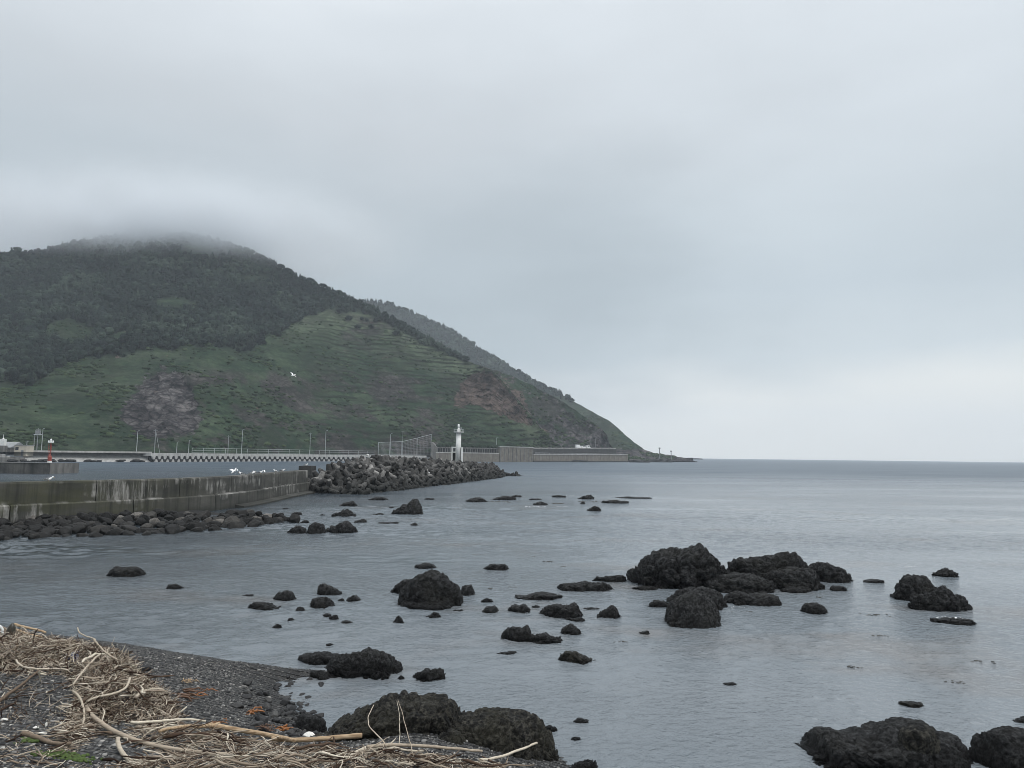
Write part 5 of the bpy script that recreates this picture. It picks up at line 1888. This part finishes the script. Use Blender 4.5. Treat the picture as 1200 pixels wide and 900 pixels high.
for (px, where, fl, rz, lab, py, dep) in GULLS:
    src = fly0 if fl else sit0
    g = src if first[fl] else copy_tree(src)
    first[fl] = False
    if where is None and not fl:
        p = wall_depth(px)
        loc = (p[0], p[1], WTOP)
    elif where == 'block':
        loc = (bl[0] + .4, bl[1] + 1.0, 2.9)
    elif where == 'tet':
        # sit on the closest tetrapod
        q = P(np.array(float(px)), np.array(float(py)), np.array(float(dep)))
        tp2 = min(placed, key=lambda c: abs(c[0] / c[1] * F + 600 - px) * .3 + abs(c[2] + 1.0 - q[2]) + .0 * c[1])
        loc = (tp2[0], tp2[1], tp2[2] + 1.0)
    else:
        q = P(np.array(float(px)), np.array(float(py)), np.array(float(dep)))
        loc = tuple(q)
    g.location = loc
    g.rotation_euler = (0.5 if where == 'air' else 0, -.5 if (fl and where != 'air') else 0, rz)
    g.scale = (.95,) * 3 if where != 'air' else (1.1,) * 3
    tag(g, lab, 'gull', GG)

# ------------------------------------------------------------------ beach
SHORE_PX = [(-260, 712), (-120, 722), (-40, 731), (0, 737), (50, 742), (100, 748), (160, 756), (220, 766), (270, 774), (310, 779), (345, 784), (385, 786), (404, 788),
            (385, 791.5), (350, 797), (325, 802), (335, 818), (348, 832), (362, 846), (380, 858), (430, 850), (480, 846), (530, 850), (580, 858), (630, 874), (668, 900), (690, 930)]
sp = [tuple(G(a, b)[:2]) for a, b in SHORE_PX]
BEACH = sp + [(3.0, 5.5), (14, 1.0), (30, -4), (30, -40), (-60, -40), (-60, 20)]


def beach_exact(x, y):
    x, y = np.asarray(x, float), np.asarray(y, float)
    d_ = poly_dist(BEACH[:len(sp) + 3], x, y, False)
    s = np.where(in_poly(BEACH, x, y), d_, -d_)
    n_ = fbm(np.stack([x * .45, y * .45, 0 * x], -1), 3)
    zin = 1.75 * (1 - np.exp(-np.maximum(s, 0) / 5.2)) + .16 * n_ * smooth(.3, 2.5, s)
    zin = np.where(y < 4, zin + .25 * np.maximum(4 - y, 0) * smooth(0, 4, s) * .6, zin)
    zout = -.16 * np.maximum(-s, 0)
    return np.where(s > 0, zin, np.maximum(zout, -1.8)) + .012 * fbm(np.stack([x * 3, y * 3, 0 * x], -1), 2)


gx, gy = np.meshgrid(np.linspace(-24, 9, 300), np.linspace(-3, 24, 250), indexing='ij')
gz = beach_exact(gx, gy)


def beach_z(x, y):
    fx = np.clip((np.asarray(x, float) + 24) / 33 * 299, 0, 298.999)
    fy = np.clip((np.asarray(y, float) + 3) / 27 * 249, 0, 248.999)
    i, j = fx.astype(int), fy.astype(int)
    u, v = fx - i, fy - j
    return (gz[i, j] * (1 - u) + gz[i + 1, j] * u) * (1 - v) + (gz[i, j + 1] * (1 - u) + gz[i + 1, j + 1] * u) * v


V = np.stack([gx, gy, gz], -1).reshape(-1, 3)
idx = np.arange(300 * 250).reshape(300, 250)
struct('beach', mesh_np('beach', V, np.stack([idx[:-1, :-1], idx[1:, :-1], idx[1:, 1:], idx[:-1, 1:]], -1).reshape(-1, 4), [M['gravel']], True))


def on_beach(px, py):
    """first hit of photo rays with the beach"""
    px, py = np.atleast_1d(np.asarray(px, float)), np.atleast_1d(np.asarray(py, float))
    d_ = ray(px, py)
    d_ = d_ / d_[:, 1:2]
    lo = np.full(len(px), 3.5)
    hit = np.zeros(len(px), bool)
    cur = lo.copy()
    for _ in range(150):
        z = CAMZ + d_[:, 2] * cur
        b_ = beach_z(d_[:, 0] * cur, cur)
        hit |= z <= b_
        cur = np.where(hit, cur, cur + .14)
    cur = cur - .07
    xx = d_[:, 0] * cur
    return np.stack([xx, cur, beach_z(xx, cur)], -1)


# pebbles
N0 = 95000
px = RNG.uniform(-200, 700, N0)
py = 735 + (930 - 735) * RNG.uniform(0, 1, N0) ** 0.8
# even cover over the ground, denser close by
pp = on_beach(px, py)
keep = (pp[:, 2] > -.02) & (pp[:, 1] < 21)
pp = pp[keep]
nP = len(pp)
sz = np.clip(RNG.lognormal(math.log(.0115), .42, nP), .005, .045)
pb = [(ICO[1][0] * (1 + .3 * perlin(ICO[1][0] * 1.1 + k_ * 5.1))[:, None] * np.array([1.15, .85, .55]), ICO[1][1]) for k_ in range(4)]
Mx = rot_z(RNG.uniform(0, 6.28, nP)) * sz[:, None, None]
Vp, Fp, ids = merge_many(pb, RNG.integers(0, 4, nP), Mx, pp + np.array([0, 0, .004]))
tone = np.clip(RNG.beta(1.1, 2.5, nP), 0, 1)
o = link('pebbles', mesh_np('pebbles', Vp, Fp, [M['pebble']], True, {'tone': tone[ids]}))
tag(o, 'loose grey and dark pebbles covering the beach', 'pebbles', kind='stuff')

# stones round the little cove
done_ = []
for i in range(900):
    if len(done_) >= 105:
        break
    a, b_ = random.gauss(336, 24), random.gauss(832, 22)
    if not (285 < a < 395 and 790 < b_ < 872):
        continue
    q = on_beach(a, b_)[0]
    if q[2] < -.12 or q[2] > .75:
        continue
    s_ = random.uniform(.03, .09) if random.random() < .85 else random.uniform(.08, .16)
    if any((q[0] - c[0]) ** 2 + (q[1] - c[1]) ** 2 < (.8 * (s_ + c[2])) ** 2 for c in done_):
        continue
    done_.append((q[0], q[1], s_))
    o = link('beach_stone', random.choice(stone_me), None, (q[0], q[1], q[2] + .2 * s_))
    o.scale = (s_ * 1.1, s_, s_ * 1.3)
    o.rotation_euler = (random.uniform(-.3, .3), random.uniform(-.3, .3), random.uniform(0, 6.28))
    tag(o, 'dark wet stone on the gravel around the little cove', 'stone', 'wet stones around the cove')
for i, (a, b_, s_, lab) in enumerate([(167, 786, .12, 'dark fist-sized stone beside the top bundle of driftwood'), (289, 818, .1, 'pale stone near the orange kelp on the gravel'),
                                      (278, 828, .11, 'buff stone between two scraps of orange kelp'), (362, 864, .10, 'white stone at the seaward end of the orange kelp frond'),
                                      (165, 822, .08, 'dark stone on clean gravel above the driftwood tangle')]):
    q = on_beach(a, b_)[0]
    m_ = stone_me[i]
    if i == 3:
        m_ = mesh_np('beach_stone', *STONE[2], [M['shell']], True)
    o = link('beach_stone', m_, None, (q[0], q[1], q[2] + .02))
    o.scale = (s_ * 1.2, s_, s_ * .8)
    tag(o, lab, 'stone')

# ------------------------------------------------------------------ driftwood
ZA = [(-8, 742), (12, 738), (45, 748), (90, 752), (128, 762), (160, 774), (166, 792), (186, 806), (208, 830), (214, 852), (180, 858), (146, 846), (110, 858), (84, 884), (66, 872), (78, 846), (88, 820), (80, 796), (56, 784), (-8, 788)]
ZB = [(120, 862), (160, 856), (200, 852), (240, 858), (285, 866), (340, 876), (400, 880), (470, 884), (540, 893), (600, 903), (600, 935), (90, 935), (150, 893), (205, 888), (165, 878)]
ZC = [(-8, 788), (56, 784), (86, 800), (84, 830), (70, 860), (84, 890), (140, 935), (-8, 935)]


def heap_h(x, y, px, py):
    a = np.where(in_poly(ZA, px, py), np.minimum(poly_dist(ZA, px, py), 22) / 22, 0)
    b_ = np.where(in_poly(ZB, px, py), np.minimum(poly_dist(ZB, px, py), 18) / 18, 0)
    return np.maximum(.32 * a, .20 * b_)


def stick_curve(rng, bend):
    n_ = 9
    t = np.linspace(-.5, .5, n_)
    y = bend * (t ** 2 - .08) * 1.6 + .04 * np.cumsum(rng.normal(size=n_)) * .5
    z = .03 * np.cumsum(rng.normal(size=n_)) * .5
    return np.stack([t, y - y.mean(), z - z.mean()], -1)


SV = []
for k_ in range(14):
    rg = np.random.default_rng(k_ + 50)
    pts_ = stick_curve(rg, rg.normal(0, .28))
    rad = np.interp(np.linspace(0, 1, 9), [0, .1, .5, .92, 1], [.6, 1.0, .85, .5, .25]) * (1 + .2 * rg.normal(size=9))
    V, Fc = tube_np(pts_, np.abs(rad) * .018, 6)
    tri = []
    for f_ in Fc:
        for j in range(1, len(f_) - 1):
            tri.append((f_[0], f_[j], f_[j + 1]))
    V = list(V)
    if k_ % 3 == 0:       # a side twig
        V2, F2 = tube_np([pts_[4], pts_[4] + np.array([.12, .10, .03]), pts_[4] + np.array([.2, .2, .03])], [.012, .009, .004], 5)
        o_ = len(V)
        V += list(V2)
        for f_ in F2:
            for j in range(1, len(f_) - 1):
                tri.append((f_[0] + o_, f_[j] + o_, f_[j + 1] + o_))
    SV.append((np.array(V), np.array(tri)))


def zone_points(zone, n_):
    z_ = np.array(zone, float)
    a = RNG.uniform(z_[:, 0].min(), z_[:, 0].max(), n_ * 6)
    b_ = RNG.uniform(z_[:, 1].min(), min(z_[:, 1].max(), 930), n_ * 6)
    k = in_poly(zone, a, b_)
    return a[k][:n_], b_[k][:n_]


def stick_xform(pos, length, az, tilt, thick, flat=1.0):
    n_ = len(pos)
    ca, sa, ct, st = np.cos(az), np.sin(az), np.cos(tilt), np.sin(tilt)
    ex = np.stack([ca * ct, sa * ct, st], -1)
    ey = np.stack([-sa, ca, 0 * ca], -1)
    ez = np.cross(ex, ey)
    return np.stack([ex * length[:, None], ey * (length * thick)[:, None], ez * (length * thick * flat)[:, None]], -1)


# litter: the countless small twigs
pa_, pb_ = [], []
for zone, n_ in ((ZA, 6200), (ZB, 3000), (ZC, 520), ([(-150, 728), (-12, 740), (20, 740), (60, 752), (95, 765), (80, 792), (-12, 792), (-150, 780)], 2200), ([(-150, 800), (-12, 800), (-12, 930), (-150, 930)], 260)):
    a, b_ = zone_points(zone, n_)
    pa_.append(a)
    pb_.append(b_)
pa_, pb_ = np.concatenate(pa_), np.concatenate(pb_)
q = on_beach(pa_, pb_)
nL = len(q)
hh = heap_h(q[:, 0], q[:, 1], pa_, pb_)
q[:, 2] += hh * RNG.uniform(.05, 1.0, nL) + .008
ln = np.clip(RNG.lognormal(math.log(.17), .45, nL), .06, .55)
# the strewn line runs along the beach: sticks favour its direction
az = np.where(pb_ > 855, RNG.normal(0.05, .75, nL), RNG.uniform(0, np.pi, nL))
Mx = stick_xform(q, ln, az, RNG.normal(0, np.where(pb_ > 855, .26, .6), nL), RNG.uniform(.65, 1.7, nL), RNG.uniform(.35, 1.1, nL))
Vl, Fl, ids = merge_many(SV, RNG.integers(0, 14, nL), Mx, q)
tone = np.where(RNG.uniform(size=nL) < .42, RNG.uniform(0, .34, nL), RNG.uniform(.5, 1, nL))
o = link('driftwood_litter', mesh_np('driftwood_litter', Vl, Fl, [M['litter']], True, {'tone': tone[ids]}))
tag(o, 'fine twigs and bark litter tangled along the beach', 'driftwood', kind='stuff')
# individual sticks
stick_me = [mesh_np('driftwood_stick', V, Fc, [M['stick']], True) for V, Fc in SV]
for zone, n_, lab, grp in ((ZA, 150, 'weathered stick in the upper tangle of driftwood, near the water', 'sticks of the upper driftwood tangle'),
                           (ZB, 115, 'weathered stick in the lower driftwood line, along the beach below the boulders', 'sticks of the lower driftwood line'),
                           (ZC, 18, 'stray weathered stick on bare gravel beside the driftwood tangle', 'stray sticks on the gravel')):
    a, b_ = zone_points(zone, n_)
    q = on_beach(a, b_)
    hh = heap_h(q[:, 0], q[:, 1], a, b_)
    for i in range(len(a)):
        l_ = float(np.clip(random.lognormvariate(math.log(.42), .35), .25, .95))
        az = random.gauss(.05, .5) if zone is ZB else random.uniform(0, 3.14)
        tl = random.gauss(0, .13)
        o = link('driftwood_stick', random.choice(stick_me))
        mx = stick_xform(q[i:i + 1], np.array([l_]), np.array([az]), np.array([tl]), np.array([random.uniform(.8, 1.6)]))[0]
        o.matrix_world = Matrix.Translation(q[i] + np.array([0, 0, hh[i] * random.uniform(.75, 1.1) + .02])) @ Matrix(mx.tolist()).to_4x4()
        tag(o, lab, 'stick', grp)


def big_stick(label, pts_px, r0, r1, mat, lift=.1, name='branch', sides=9, wob=.0):
    a = np.array(pts_px, float)
    q = on_beach(a[:, 0], a[:, 1])
    up_ = np.broadcast_to(np.asarray(lift, float), (len(q),))
    q[:, 2] += up_ + .45 * heap_h(q[:, 0], q[:, 1], a[:, 0], a[:, 1])
    # drop depth jitter from the gravel relief: resample smoothly
    m_ = 22
    t = np.linspace(0, 1, len(q))
    tt = np.linspace(0, 1, m_)
    deg = min(3, len(q) - 1)
    s_ = np.stack([np.polyval(np.polyfit(t, q[:, k_], deg), tt) for k_ in range(3)], -1)
    s_ += .012 * np.stack([fbm(np.stack([tt * 6 + a[0, 0], tt * 0 + k_, tt * 0], -1), 2) for k_ in range(3)], -1)
    rad = np.linspace(r0, r1, m_) * (1 + .18 * fbm(np.stack([tt * 9, tt * 0 + a[0, 1], tt * 0], -1), 2))
    o_ = s_.mean(0)
    V, Fc = tube_np(s_ - o_, rad, sides)
    o = link(name, mesh_np(name, V, Fc, [mat], True), None, o_)
    return tag(o, label, 'driftwood')


PW, BW, TW = M['pale_wood'], M['brown_wood'], M['tan_wood']
big_stick('long pale curved branch sweeping along the front of the lower driftwood line', [(98, 848), (118, 855), (136, 865), (160, 876), (195, 885), (235, 893), (272, 899)], .030, .022, PW, [.12, .1, .08, .06, .05, .05, .05])
big_stick('short bent pale branch standing hooked on bare gravel', [(138, 877), (139, 884), (146, 892), (155, 901), (163, 908)], .026, .022, PW, [.14, .08, .05, .04, .04])
big_stick('thick grey weathered log lying on gravel beside green moss', [(26, 862), (44, 868), (60, 874), (82, 878)], .030, .020, M['brown_wood'], .04, 'log')
big_stick('long tan split plank lying across the lower driftwood line', [(185, 874), (210, 868), (240, 862), (256, 860)], .018, .030, TW, .12, 'plank')
big_stick('broad tan plank ending against the gravel near the boulder', [(244, 858), (275, 865), (310, 874), (345, 881)], .036, .026, TW, .13, 'plank')
big_stick('straight tan pole pointing at the peaked brown boulder', [(318, 876), (350, 877), (385, 874), (424, 871)], .03, .034, TW, .10, 'pole')
big_stick('long thin grey stick lying level over the driftwood bundle', [(152, 864), (180, 863), (210, 862), (240, 860)], .018, .014, PW, .15)
big_stick('pinkish long branch slanting down to the gravel at the frame edge', [(46, 789), (30, 802), (14, 815), (-4, 830)], .014, .026, BW, .06)
big_stick('forked pale stick lying over bare gravel above the slanting branch', [(18, 781), (35, 786), (60, 789), (80, 792)], .016, .012, PW, .06)
big_stick('thin pale stick pointing up from the top of the driftwood tangle', [(105, 765), (110, 758), (98, 755), (90, 750)], .014, .012, PW, [.1, .14, .18, .26])
big_stick('bent pale stick running down the middle of the upper tangle', [(108, 770), (114, 783), (122, 792), (136, 802)], .018, .014, PW, .24)
big_stick('straight stick slanting across the middle of the upper tangle', [(84, 820), (96, 811), (108, 800), (116, 794)], .014, .014, PW, .22)
big_stick('pale crooked stick upright at the front of the upper tangle', [(84, 831), (92, 842), (97, 852), (96, 860)], .016, .013, PW, [.24, .18, .12, .05])
big_stick('long pale stick leaning across the foot of the upper tangle', [(101, 848), (120, 841), (140, 835), (150, 825)], .014, .018, PW, .22)
big_stick('stout pale stick end poking out toward clean gravel', [(158, 836), (170, 834), (182, 832), (190, 831)], .022, .020, PW, .16)
big_stick('tan splintered board at the waterward end of the driftwood', [(16, 746), (30, 749), (42, 753), (52, 756)], .026, .022, TW, .2, 'board')
big_stick('second tan splintered board under the waterward one', [(14, 750), (26, 753), (38, 757), (48, 759)], .022, .018, TW, .14, 'board')
big_stick('long pale pole lying along the gravel pocket between driftwood and boulders', [(430, 893), (480, 887), (530, 889), (565, 892)], .022, .016, PW, .12)
big_stick('thin pale stick sticking out over the gravel pocket', [(562, 902), (585, 897), (610, 891), (630, 886)], .018, .016, PW, [.08, .1, .14, .2])
big_stick('thin forked twig standing upright before the peaked boulder', [(484, 896), (479, 885), (472, 872), (465, 862)], .007, .003, PW, [.08, .2, .34, .47], 'twig')
big_stick('thin upright twig crossing the forked twig before the boulder', [(467, 884), (468, 876), (467, 868), (464, 861)], .005, .003, PW, [.1, .2, .33, .46], 'twig')
big_stick('thin bent twig leaning before the flank of the peaked boulder', [(452, 888), (442, 881), (431, 876), (437, 866)], .009, .005, PW, [.1, .2, .3, .45], 'twig')

# odds and ends on the beach
def ribbon(name, label, cat, px, py, mat, n_=7, L_=.4, w_=.05, seed=1, h_=.05):
    rg = np.random.default_rng(seed)
    q = on_beach(px, py)[0]
    m_ = MB()
    for k_ in range(n_):
        az = rg.uniform(-.5, .5) + (math.pi if k_ % 2 else 0)
        l_ = L_ * rg.uniform(.4, 1.0)
        c0 = rg.normal(size=2) * L_ * .22
        pts_ = []
        for t in np.linspace(0, 1, 7):
            pts_.append((c0[0] + math.cos(az) * l_ * (t - .5) + .02 * math.sin(t * 9 + k_), c0[1] + math.sin(az) * l_ * (t - .5) * .6 + .03 * math.sin(t * 6 + k_), .015 + h_ * rg.uniform(.2, 1) * math.sin(math.pi * t)))
        m_.tube(pts_, np.array([.3, .8, 1, 1, .9, .6, .2]) * w_ * .24, 6, 1.0)
    o = m_.build(name, mat, None, True, tuple(q))
    return tag(o, label, cat)


ribbon('kelp', 'red brown kelp heap on clean gravel beside the driftwood tangle', 'seaweed', 222, 815, M['kelp_brown'], 9, .55, .06, 3)
ribbon('kelp', 'orange kelp stalk lying over the red brown kelp heap', 'seaweed', 232, 813, M['kelp_orange'], 3, .45, .045, 4, .07)
ribbon('kelp', 'bright orange scrap of kelp near the little cove', 'seaweed', 296, 835, M['kelp_orange'], 6, .26, .06, 5)
ribbon('kelp', 'amber kelp frond with a dark stalk below the cove stones', 'seaweed', 334, 856, M['kelp_orange'], 5, .26, .07, 6)
ribbon('kelp', 'brown tangled kelp stalks beside the amber frond', 'seaweed', 312, 856, M['kelp_brown'], 8, .28, .03, 7, .07)
ribbon('kelp', 'ochre strand of kelp alone on gravel above the tan planks', 'seaweed', 256, 848, M['kelp_orange'], 4, .22, .03, 8)
ribbon('kelp', 'yellow brown tuft of weed at the edge of the red brown kelp', 'seaweed', 220, 803, M['tan_wood'], 8, .22, .025, 9, .08)
ribbon('plastic_scrap', 'crumpled faded blue plastic scrap in the upper driftwood tangle', 'litter', 88, 778, M['blue_plastic'], 7, .2, .09, 10, .2)
# moss patches
for (a, b_, n_, lab) in ((76, 885, 150, 'bright green moss strip on gravel beside the grey log'), (36, 870, 60, 'small green moss clump at the end of the grey log')):
    q = on_beach(a, b_)[0]
    rg = np.random.default_rng(int(a))
    pts_ = rg.normal(size=(n_, 2)) * np.array([.16 if n_ > 100 else .07, .06])
    V, Fc, _i = merge_many([(ICO[1][0] * np.array([1, 1, .7]), ICO[1][1])], np.zeros(n_, int), np.eye(3)[None] * rg.uniform(.012, .03, n_)[:, None, None],
                           np.c_[pts_, np.full(n_, .012)])
    V[:, 2] += np.array(beach_z(V[:, 0] + q[0], V[:, 1] + q[1])) - q[2]
    o = link('moss', mesh_np('moss', V, Fc, [M['moss']], True), None, q)
    tag(o, lab, kind='stuff')
# white plastic float frame and a dark stump at the frame edge
q = on_beach(2, 752)[0]
m_ = MB()
rp = [(.16 * math.cos(a) * (1 - .1 * math.sin(a)), 0, .16 + .15 * math.sin(a)) for a in np.linspace(0, 2 * math.pi, 25)]
m_.tube(rp, .022, 8).tube([(-.15, 0, .17), (.15, 0, .17)], .014, 6)
o = m_.build('plastic_float', M['weather_white'], None, True, tuple(q + np.array([-.19, 0, 0])))
o.rotation_euler = (-.2, 0, .3)
tag(o, 'white rounded plastic float ring stranded at the waterward end of the driftwood', 'litter')
q = on_beach(10, 752)[0]
o = MB().tube([(0, 0, -.1), (.01, 0, .12), (.03, .02, .28), (.05, .0, .36)], [.11, .09, .07, .02], 9).build('stump', M['kelp_dark'], None, True, tuple(q))
tag(o, 'dark broken stump beside the white plastic float ring', 'stump')
# shells
for i, (a, b_, lab) in enumerate([(50, 861, 'white shell by the upper side of the grey log'), (54, 852, 'pale upright bone-like stick end on the gravel, nearest the shell'), (42, 853, 'pale round stone left of two upright white chips'),
                                  (5, 843, 'white stone on gravel near the frame edge, below the slanting branch'), (71, 852, 'white upright chip of wood between the shell and the tangle')]):
    q = on_beach(a, b_)[0]
    lab = lab.replace(' left of', ' beside')
    o = link('beach_stone' if i in (2, 3) else ('shell' if i == 0 else 'wood_chip'), mesh_np('shell', *STONE[i], [M['shell']], True), None, q + np.array([0, 0, .02]))
    o.scale = (.05, .04, .03) if i in (0, 2, 3) else (.018, .018, .08)
    tag(o, lab, 'shell' if i == 0 else ('stone' if i in (2, 3) else 'wood chip'))

# ------------------------------------------------------------------ kelp and foam on the water
kp = [(1018, 721, 34), (1032, 745, 16), (560, 650, 18), (640, 658, 14), (660, 664, 10), (620, 652, 8),
      (748, 625, 6), (757, 628, 5), (900, 776, 26), (1000, 782, 22), (1150, 776, 30), (870, 717, 18), (690, 752, 9), (600, 688, 10), (575, 690, 8),
      (560, 600, 30), (590, 588, 40), (655, 590, 44), (700, 588, 40), (520, 612, 24), (960, 700, 12), (1120, 800, 18), (730, 752, 14)]
V_, F_, off = [], [], 0
for (a, b_, w_) in kp:
    q = G(a, b_)
    wd = w_ / F * q[1]
    for _ in range(9):
        c0 = q[:2] + np.array([random.gauss(0, .28), random.gauss(0, .12)]) * wd
        l_ = min(wd * random.uniform(.06, .22), 1.6)
        az = random.gauss(0, .5)
        h_ = random.uniform(.002, .007)
        pts_ = [(c0[0] + math.cos(az) * l_ * t + .02 * math.sin(9 * t), c0[1] + math.sin(az) * l_ * t + .08 * l_ * math.sin(7 * t + az), .001 + h_ * math.sin(3.14 * (t + .5))) for t in (-.5, -.3, -.1, .1, .3, .5)]
        V, Fc = tube_np(pts_, np.array([.2, .8, 1, 1, .7, .2]) * max(.010, q[1] * .0004), 5, 2.2)
        V_ += list(V)
        F_ += [tuple(i + off for i in f_) for f_ in Fc]
        off += len(V)
o = link('floating_weed', mesh_np('floating_weed', V_, F_, [M['kelp_dark']], True))
tag(o, 'dark strands of seaweed floating on the bay', 'seaweed', kind='stuff')
V_, F_, off = [], [], 0
fm = [(1066, 664, 10, 26), (1084, 677, 12, 30), (1086, 684, 6, 14), (932, 729, 10, 16), (955, 688, 8, 10), (628, 594, 18, 22), (660, 594, 12, 16), (668, 581, 10, 12), (690, 600, 8, 8), (1112, 724, 26, 22), (756, 651, 8, 10), (850, 687, 14, 12), (868, 712, 16, 14), (549, 560, 6, 8), (600, 543, 4, 6), (845, 700, 10, 10)]
for (a, b_, w_, n_) in fm:
    q = G(a, b_)
    wd = w_ / F * q[1]
    for _ in range(n_):
        c0 = np.array([q[0] + random.gauss(0, .35) * wd, q[1] + random.gauss(0, .12) * wd, .01])
        r_ = wd * random.uniform(.012, .035)
        V, Fc = ICO[1]
        W = V * (1 + .4 * perlin(V * 2 + c0))[:, None] * np.array([r_ * 1.6, r_, r_ * .3]) + c0
        V_ += list(W)
        F_ += [tuple(int(i) + off for i in f_) for f_ in Fc]
        off += len(W)
o = link('foam', mesh_np('foam', V_, F_, [M['foam']], True))
tag(o, 'small flecks of white foam against the rocks', 'foam', kind='stuff')

# ------------------------------------------------------------------ light, sky, render settings
SUN_EL, SUN_ROT = R(52), R(120)
w = bpy.data.worlds.new('World')
scene.world = w
w.use_nodes = True
nt = w.node_tree
nt.nodes.clear()


def wn(typ, **kw):
    x = nt.nodes.new(typ)
    for k_, v_ in kw.items():
        setattr(x, k_, v_)
    return x


out = wn('ShaderNodeOutputWorld')
bg = wn('ShaderNodeBackground')
bg.inputs['Strength'].default_value = 0.1
nt.links.new(bg.outputs[0], out.inputs['Surface'])
sky = wn('ShaderNodeTexSky', sky_type='NISHITA')
sky.sun_disc = False
sky.sun_elevation = SUN_EL
sky.sun_rotation = SUN_ROT
sky.air_density = 1.5
sky.dust_density = 4.0
tc = wn('ShaderNodeTexCoord')
sepn = wn('ShaderNodeSeparateXYZ')
nt.links.new(tc.outputs['Generated'], sepn.inputs[0])


def wmath(op, a, b=0.0, clamp=False):
    x = wn('ShaderNodeMath', operation=op, use_clamp=clamp)
    for k_, v_ in ((0, a), (1, b)):
        if hasattr(v_, 'is_output'):
            nt.links.new(v_, x.inputs[k_])
        else:
            x.inputs[k_].default_value = v_
    return x.outputs[0]


def wnoise(scale, detail, mp, loc=(0, 0, 0)):
    m_ = wn('ShaderNodeMapping')
    m_.inputs['Scale'].default_value = mp
    m_.inputs['Location'].default_value = loc
    nt.links.new(tc.outputs['Generated'], m_.inputs['Vector'])
    x = wn('ShaderNodeTexNoise')
    x.inputs['Scale'].default_value = scale
    x.inputs['Detail'].default_value = detail
    x.inputs['Roughness'].default_value = .5
    nt.links.new(m_.outputs[0], x.inputs['Vector'])
    return x.outputs['Fac']


n1 = wnoise(1.5, 4, (1, 1, 2.6))
n2 = wnoise(3.0, 6, (1, 1, 2.8), (4, 2, 1))
# cloud base: brightness by elevation, waved by noise; x>0 (seaward) is brighter low down
el = wmath('ADD', sepn.outputs[2], wmath('MULTIPLY', wmath('SUBTRACT', n1, .5), .22))


def wramp(stops):
    x = wn('ShaderNodeValToRGB')
    e = x.color_ramp.elements
    while len(e) < len(stops):
        e.new(.5)
    for q_, (p_, c_) in zip(e, stops):
        q_.position = p_
        q_.color = (c_[0] * 1.01, c_[1] * 1.005, c_[2] * .995, 1)
    nt.links.new(el, x.inputs[0])
    return x.outputs[0]


TOPS = [(.54, (.70, .755, .81)), (.66, (.95, 1.0, 1.05)), (1.0, (1.65, 1.70, 1.76))]
hill_side = wramp([(0.0, (.86, .88, .86)), (.05, (.76, .80, .80)), (.10, (.56, .61, .65)), (.17, (.455, .53, .585)), (.25, (.435, .505, .56)), (.33, (.475, .54, .595)), (.43, (.57, .62, .67))] + TOPS)
sea_side = wramp([(0.0, (.88, .885, .855)), (.05, (.89, .895, .865)), (.10, (.83, .85, .835)), (.16, (.62, .69, .735)), (.25, (.535, .61, .67)), (.33, (.575, .645, .70)), (.43, (.63, .69, .745))] + TOPS)
sidew = wn('ShaderNodeMapRange', interpolation_type='SMOOTHSTEP')
sidew.inputs[1].default_value = -.06
sidew.inputs[2].default_value = .48
nt.links.new(wmath('ADD', sepn.outputs[0], wmath('MULTIPLY', wmath('SUBTRACT', n2, .5), .5)), sidew.inputs[0])
blend = wn('ShaderNodeMix', data_type='RGBA')
nt.links.new(sidew.outputs[0], blend.inputs[0])
nt.links.new(hill_side, blend.inputs[6])
nt.links.new(sea_side, blend.inputs[7])
mod = wmath('ADD', .90, wmath('MULTIPLY', n2, .20))
vm = wn('ShaderNodeVectorMath', operation='SCALE')
nt.links.new(blend.outputs[2], vm.inputs[0])
nt.links.new(wmath('MULTIPLY', mod, 10.0), vm.inputs['Scale'])
mx = wn('ShaderNodeMix', data_type='RGBA')
mx.inputs[0].default_value = 0.97
nt.links.new(sky.outputs[0], mx.inputs[6])
nt.links.new(vm.outputs[0], mx.inputs[7])
nt.links.new(mx.outputs[2], bg.inputs['Color'])

sun_d = bpy.data.lights.new('sun', 'SUN')
sun_d.energy = 1.5
sun_d.angle = R(22)
sun_d.color = (1.0, .985, .965)
sun = bpy.data.objects.new('sun', sun_d)
COL.objects.link(sun)
# the sun stands at SUN_ROT clockwise from north (+Y)
sdir = Vector((math.sin(SUN_ROT) * math.cos(SUN_EL), math.cos(SUN_ROT) * math.cos(SUN_EL), math.sin(SUN_EL)))
sun.rotation_euler = sdir.to_track_quat('Z', 'Y').to_euler()
sun.location = (0, 0, 300)

vs = scene.view_settings
vs.view_transform = 'Standard'
vs.look = 'None'
vs.exposure = 0.1
vs.gamma = 1.0
vs.use_curve_mapping = False
scene.render.engine = 'CYCLES'
cy = scene.cycles
cy.use_denoising = True
cy.filter_width = 0.85
cy.max_bounces = 16
cy.diffuse_bounces = 2
cy.glossy_bounces = 3
cy.volume_bounces = 14
cy.transparent_max_bounces = 8
cy.sample_clamp_indirect = 4.0
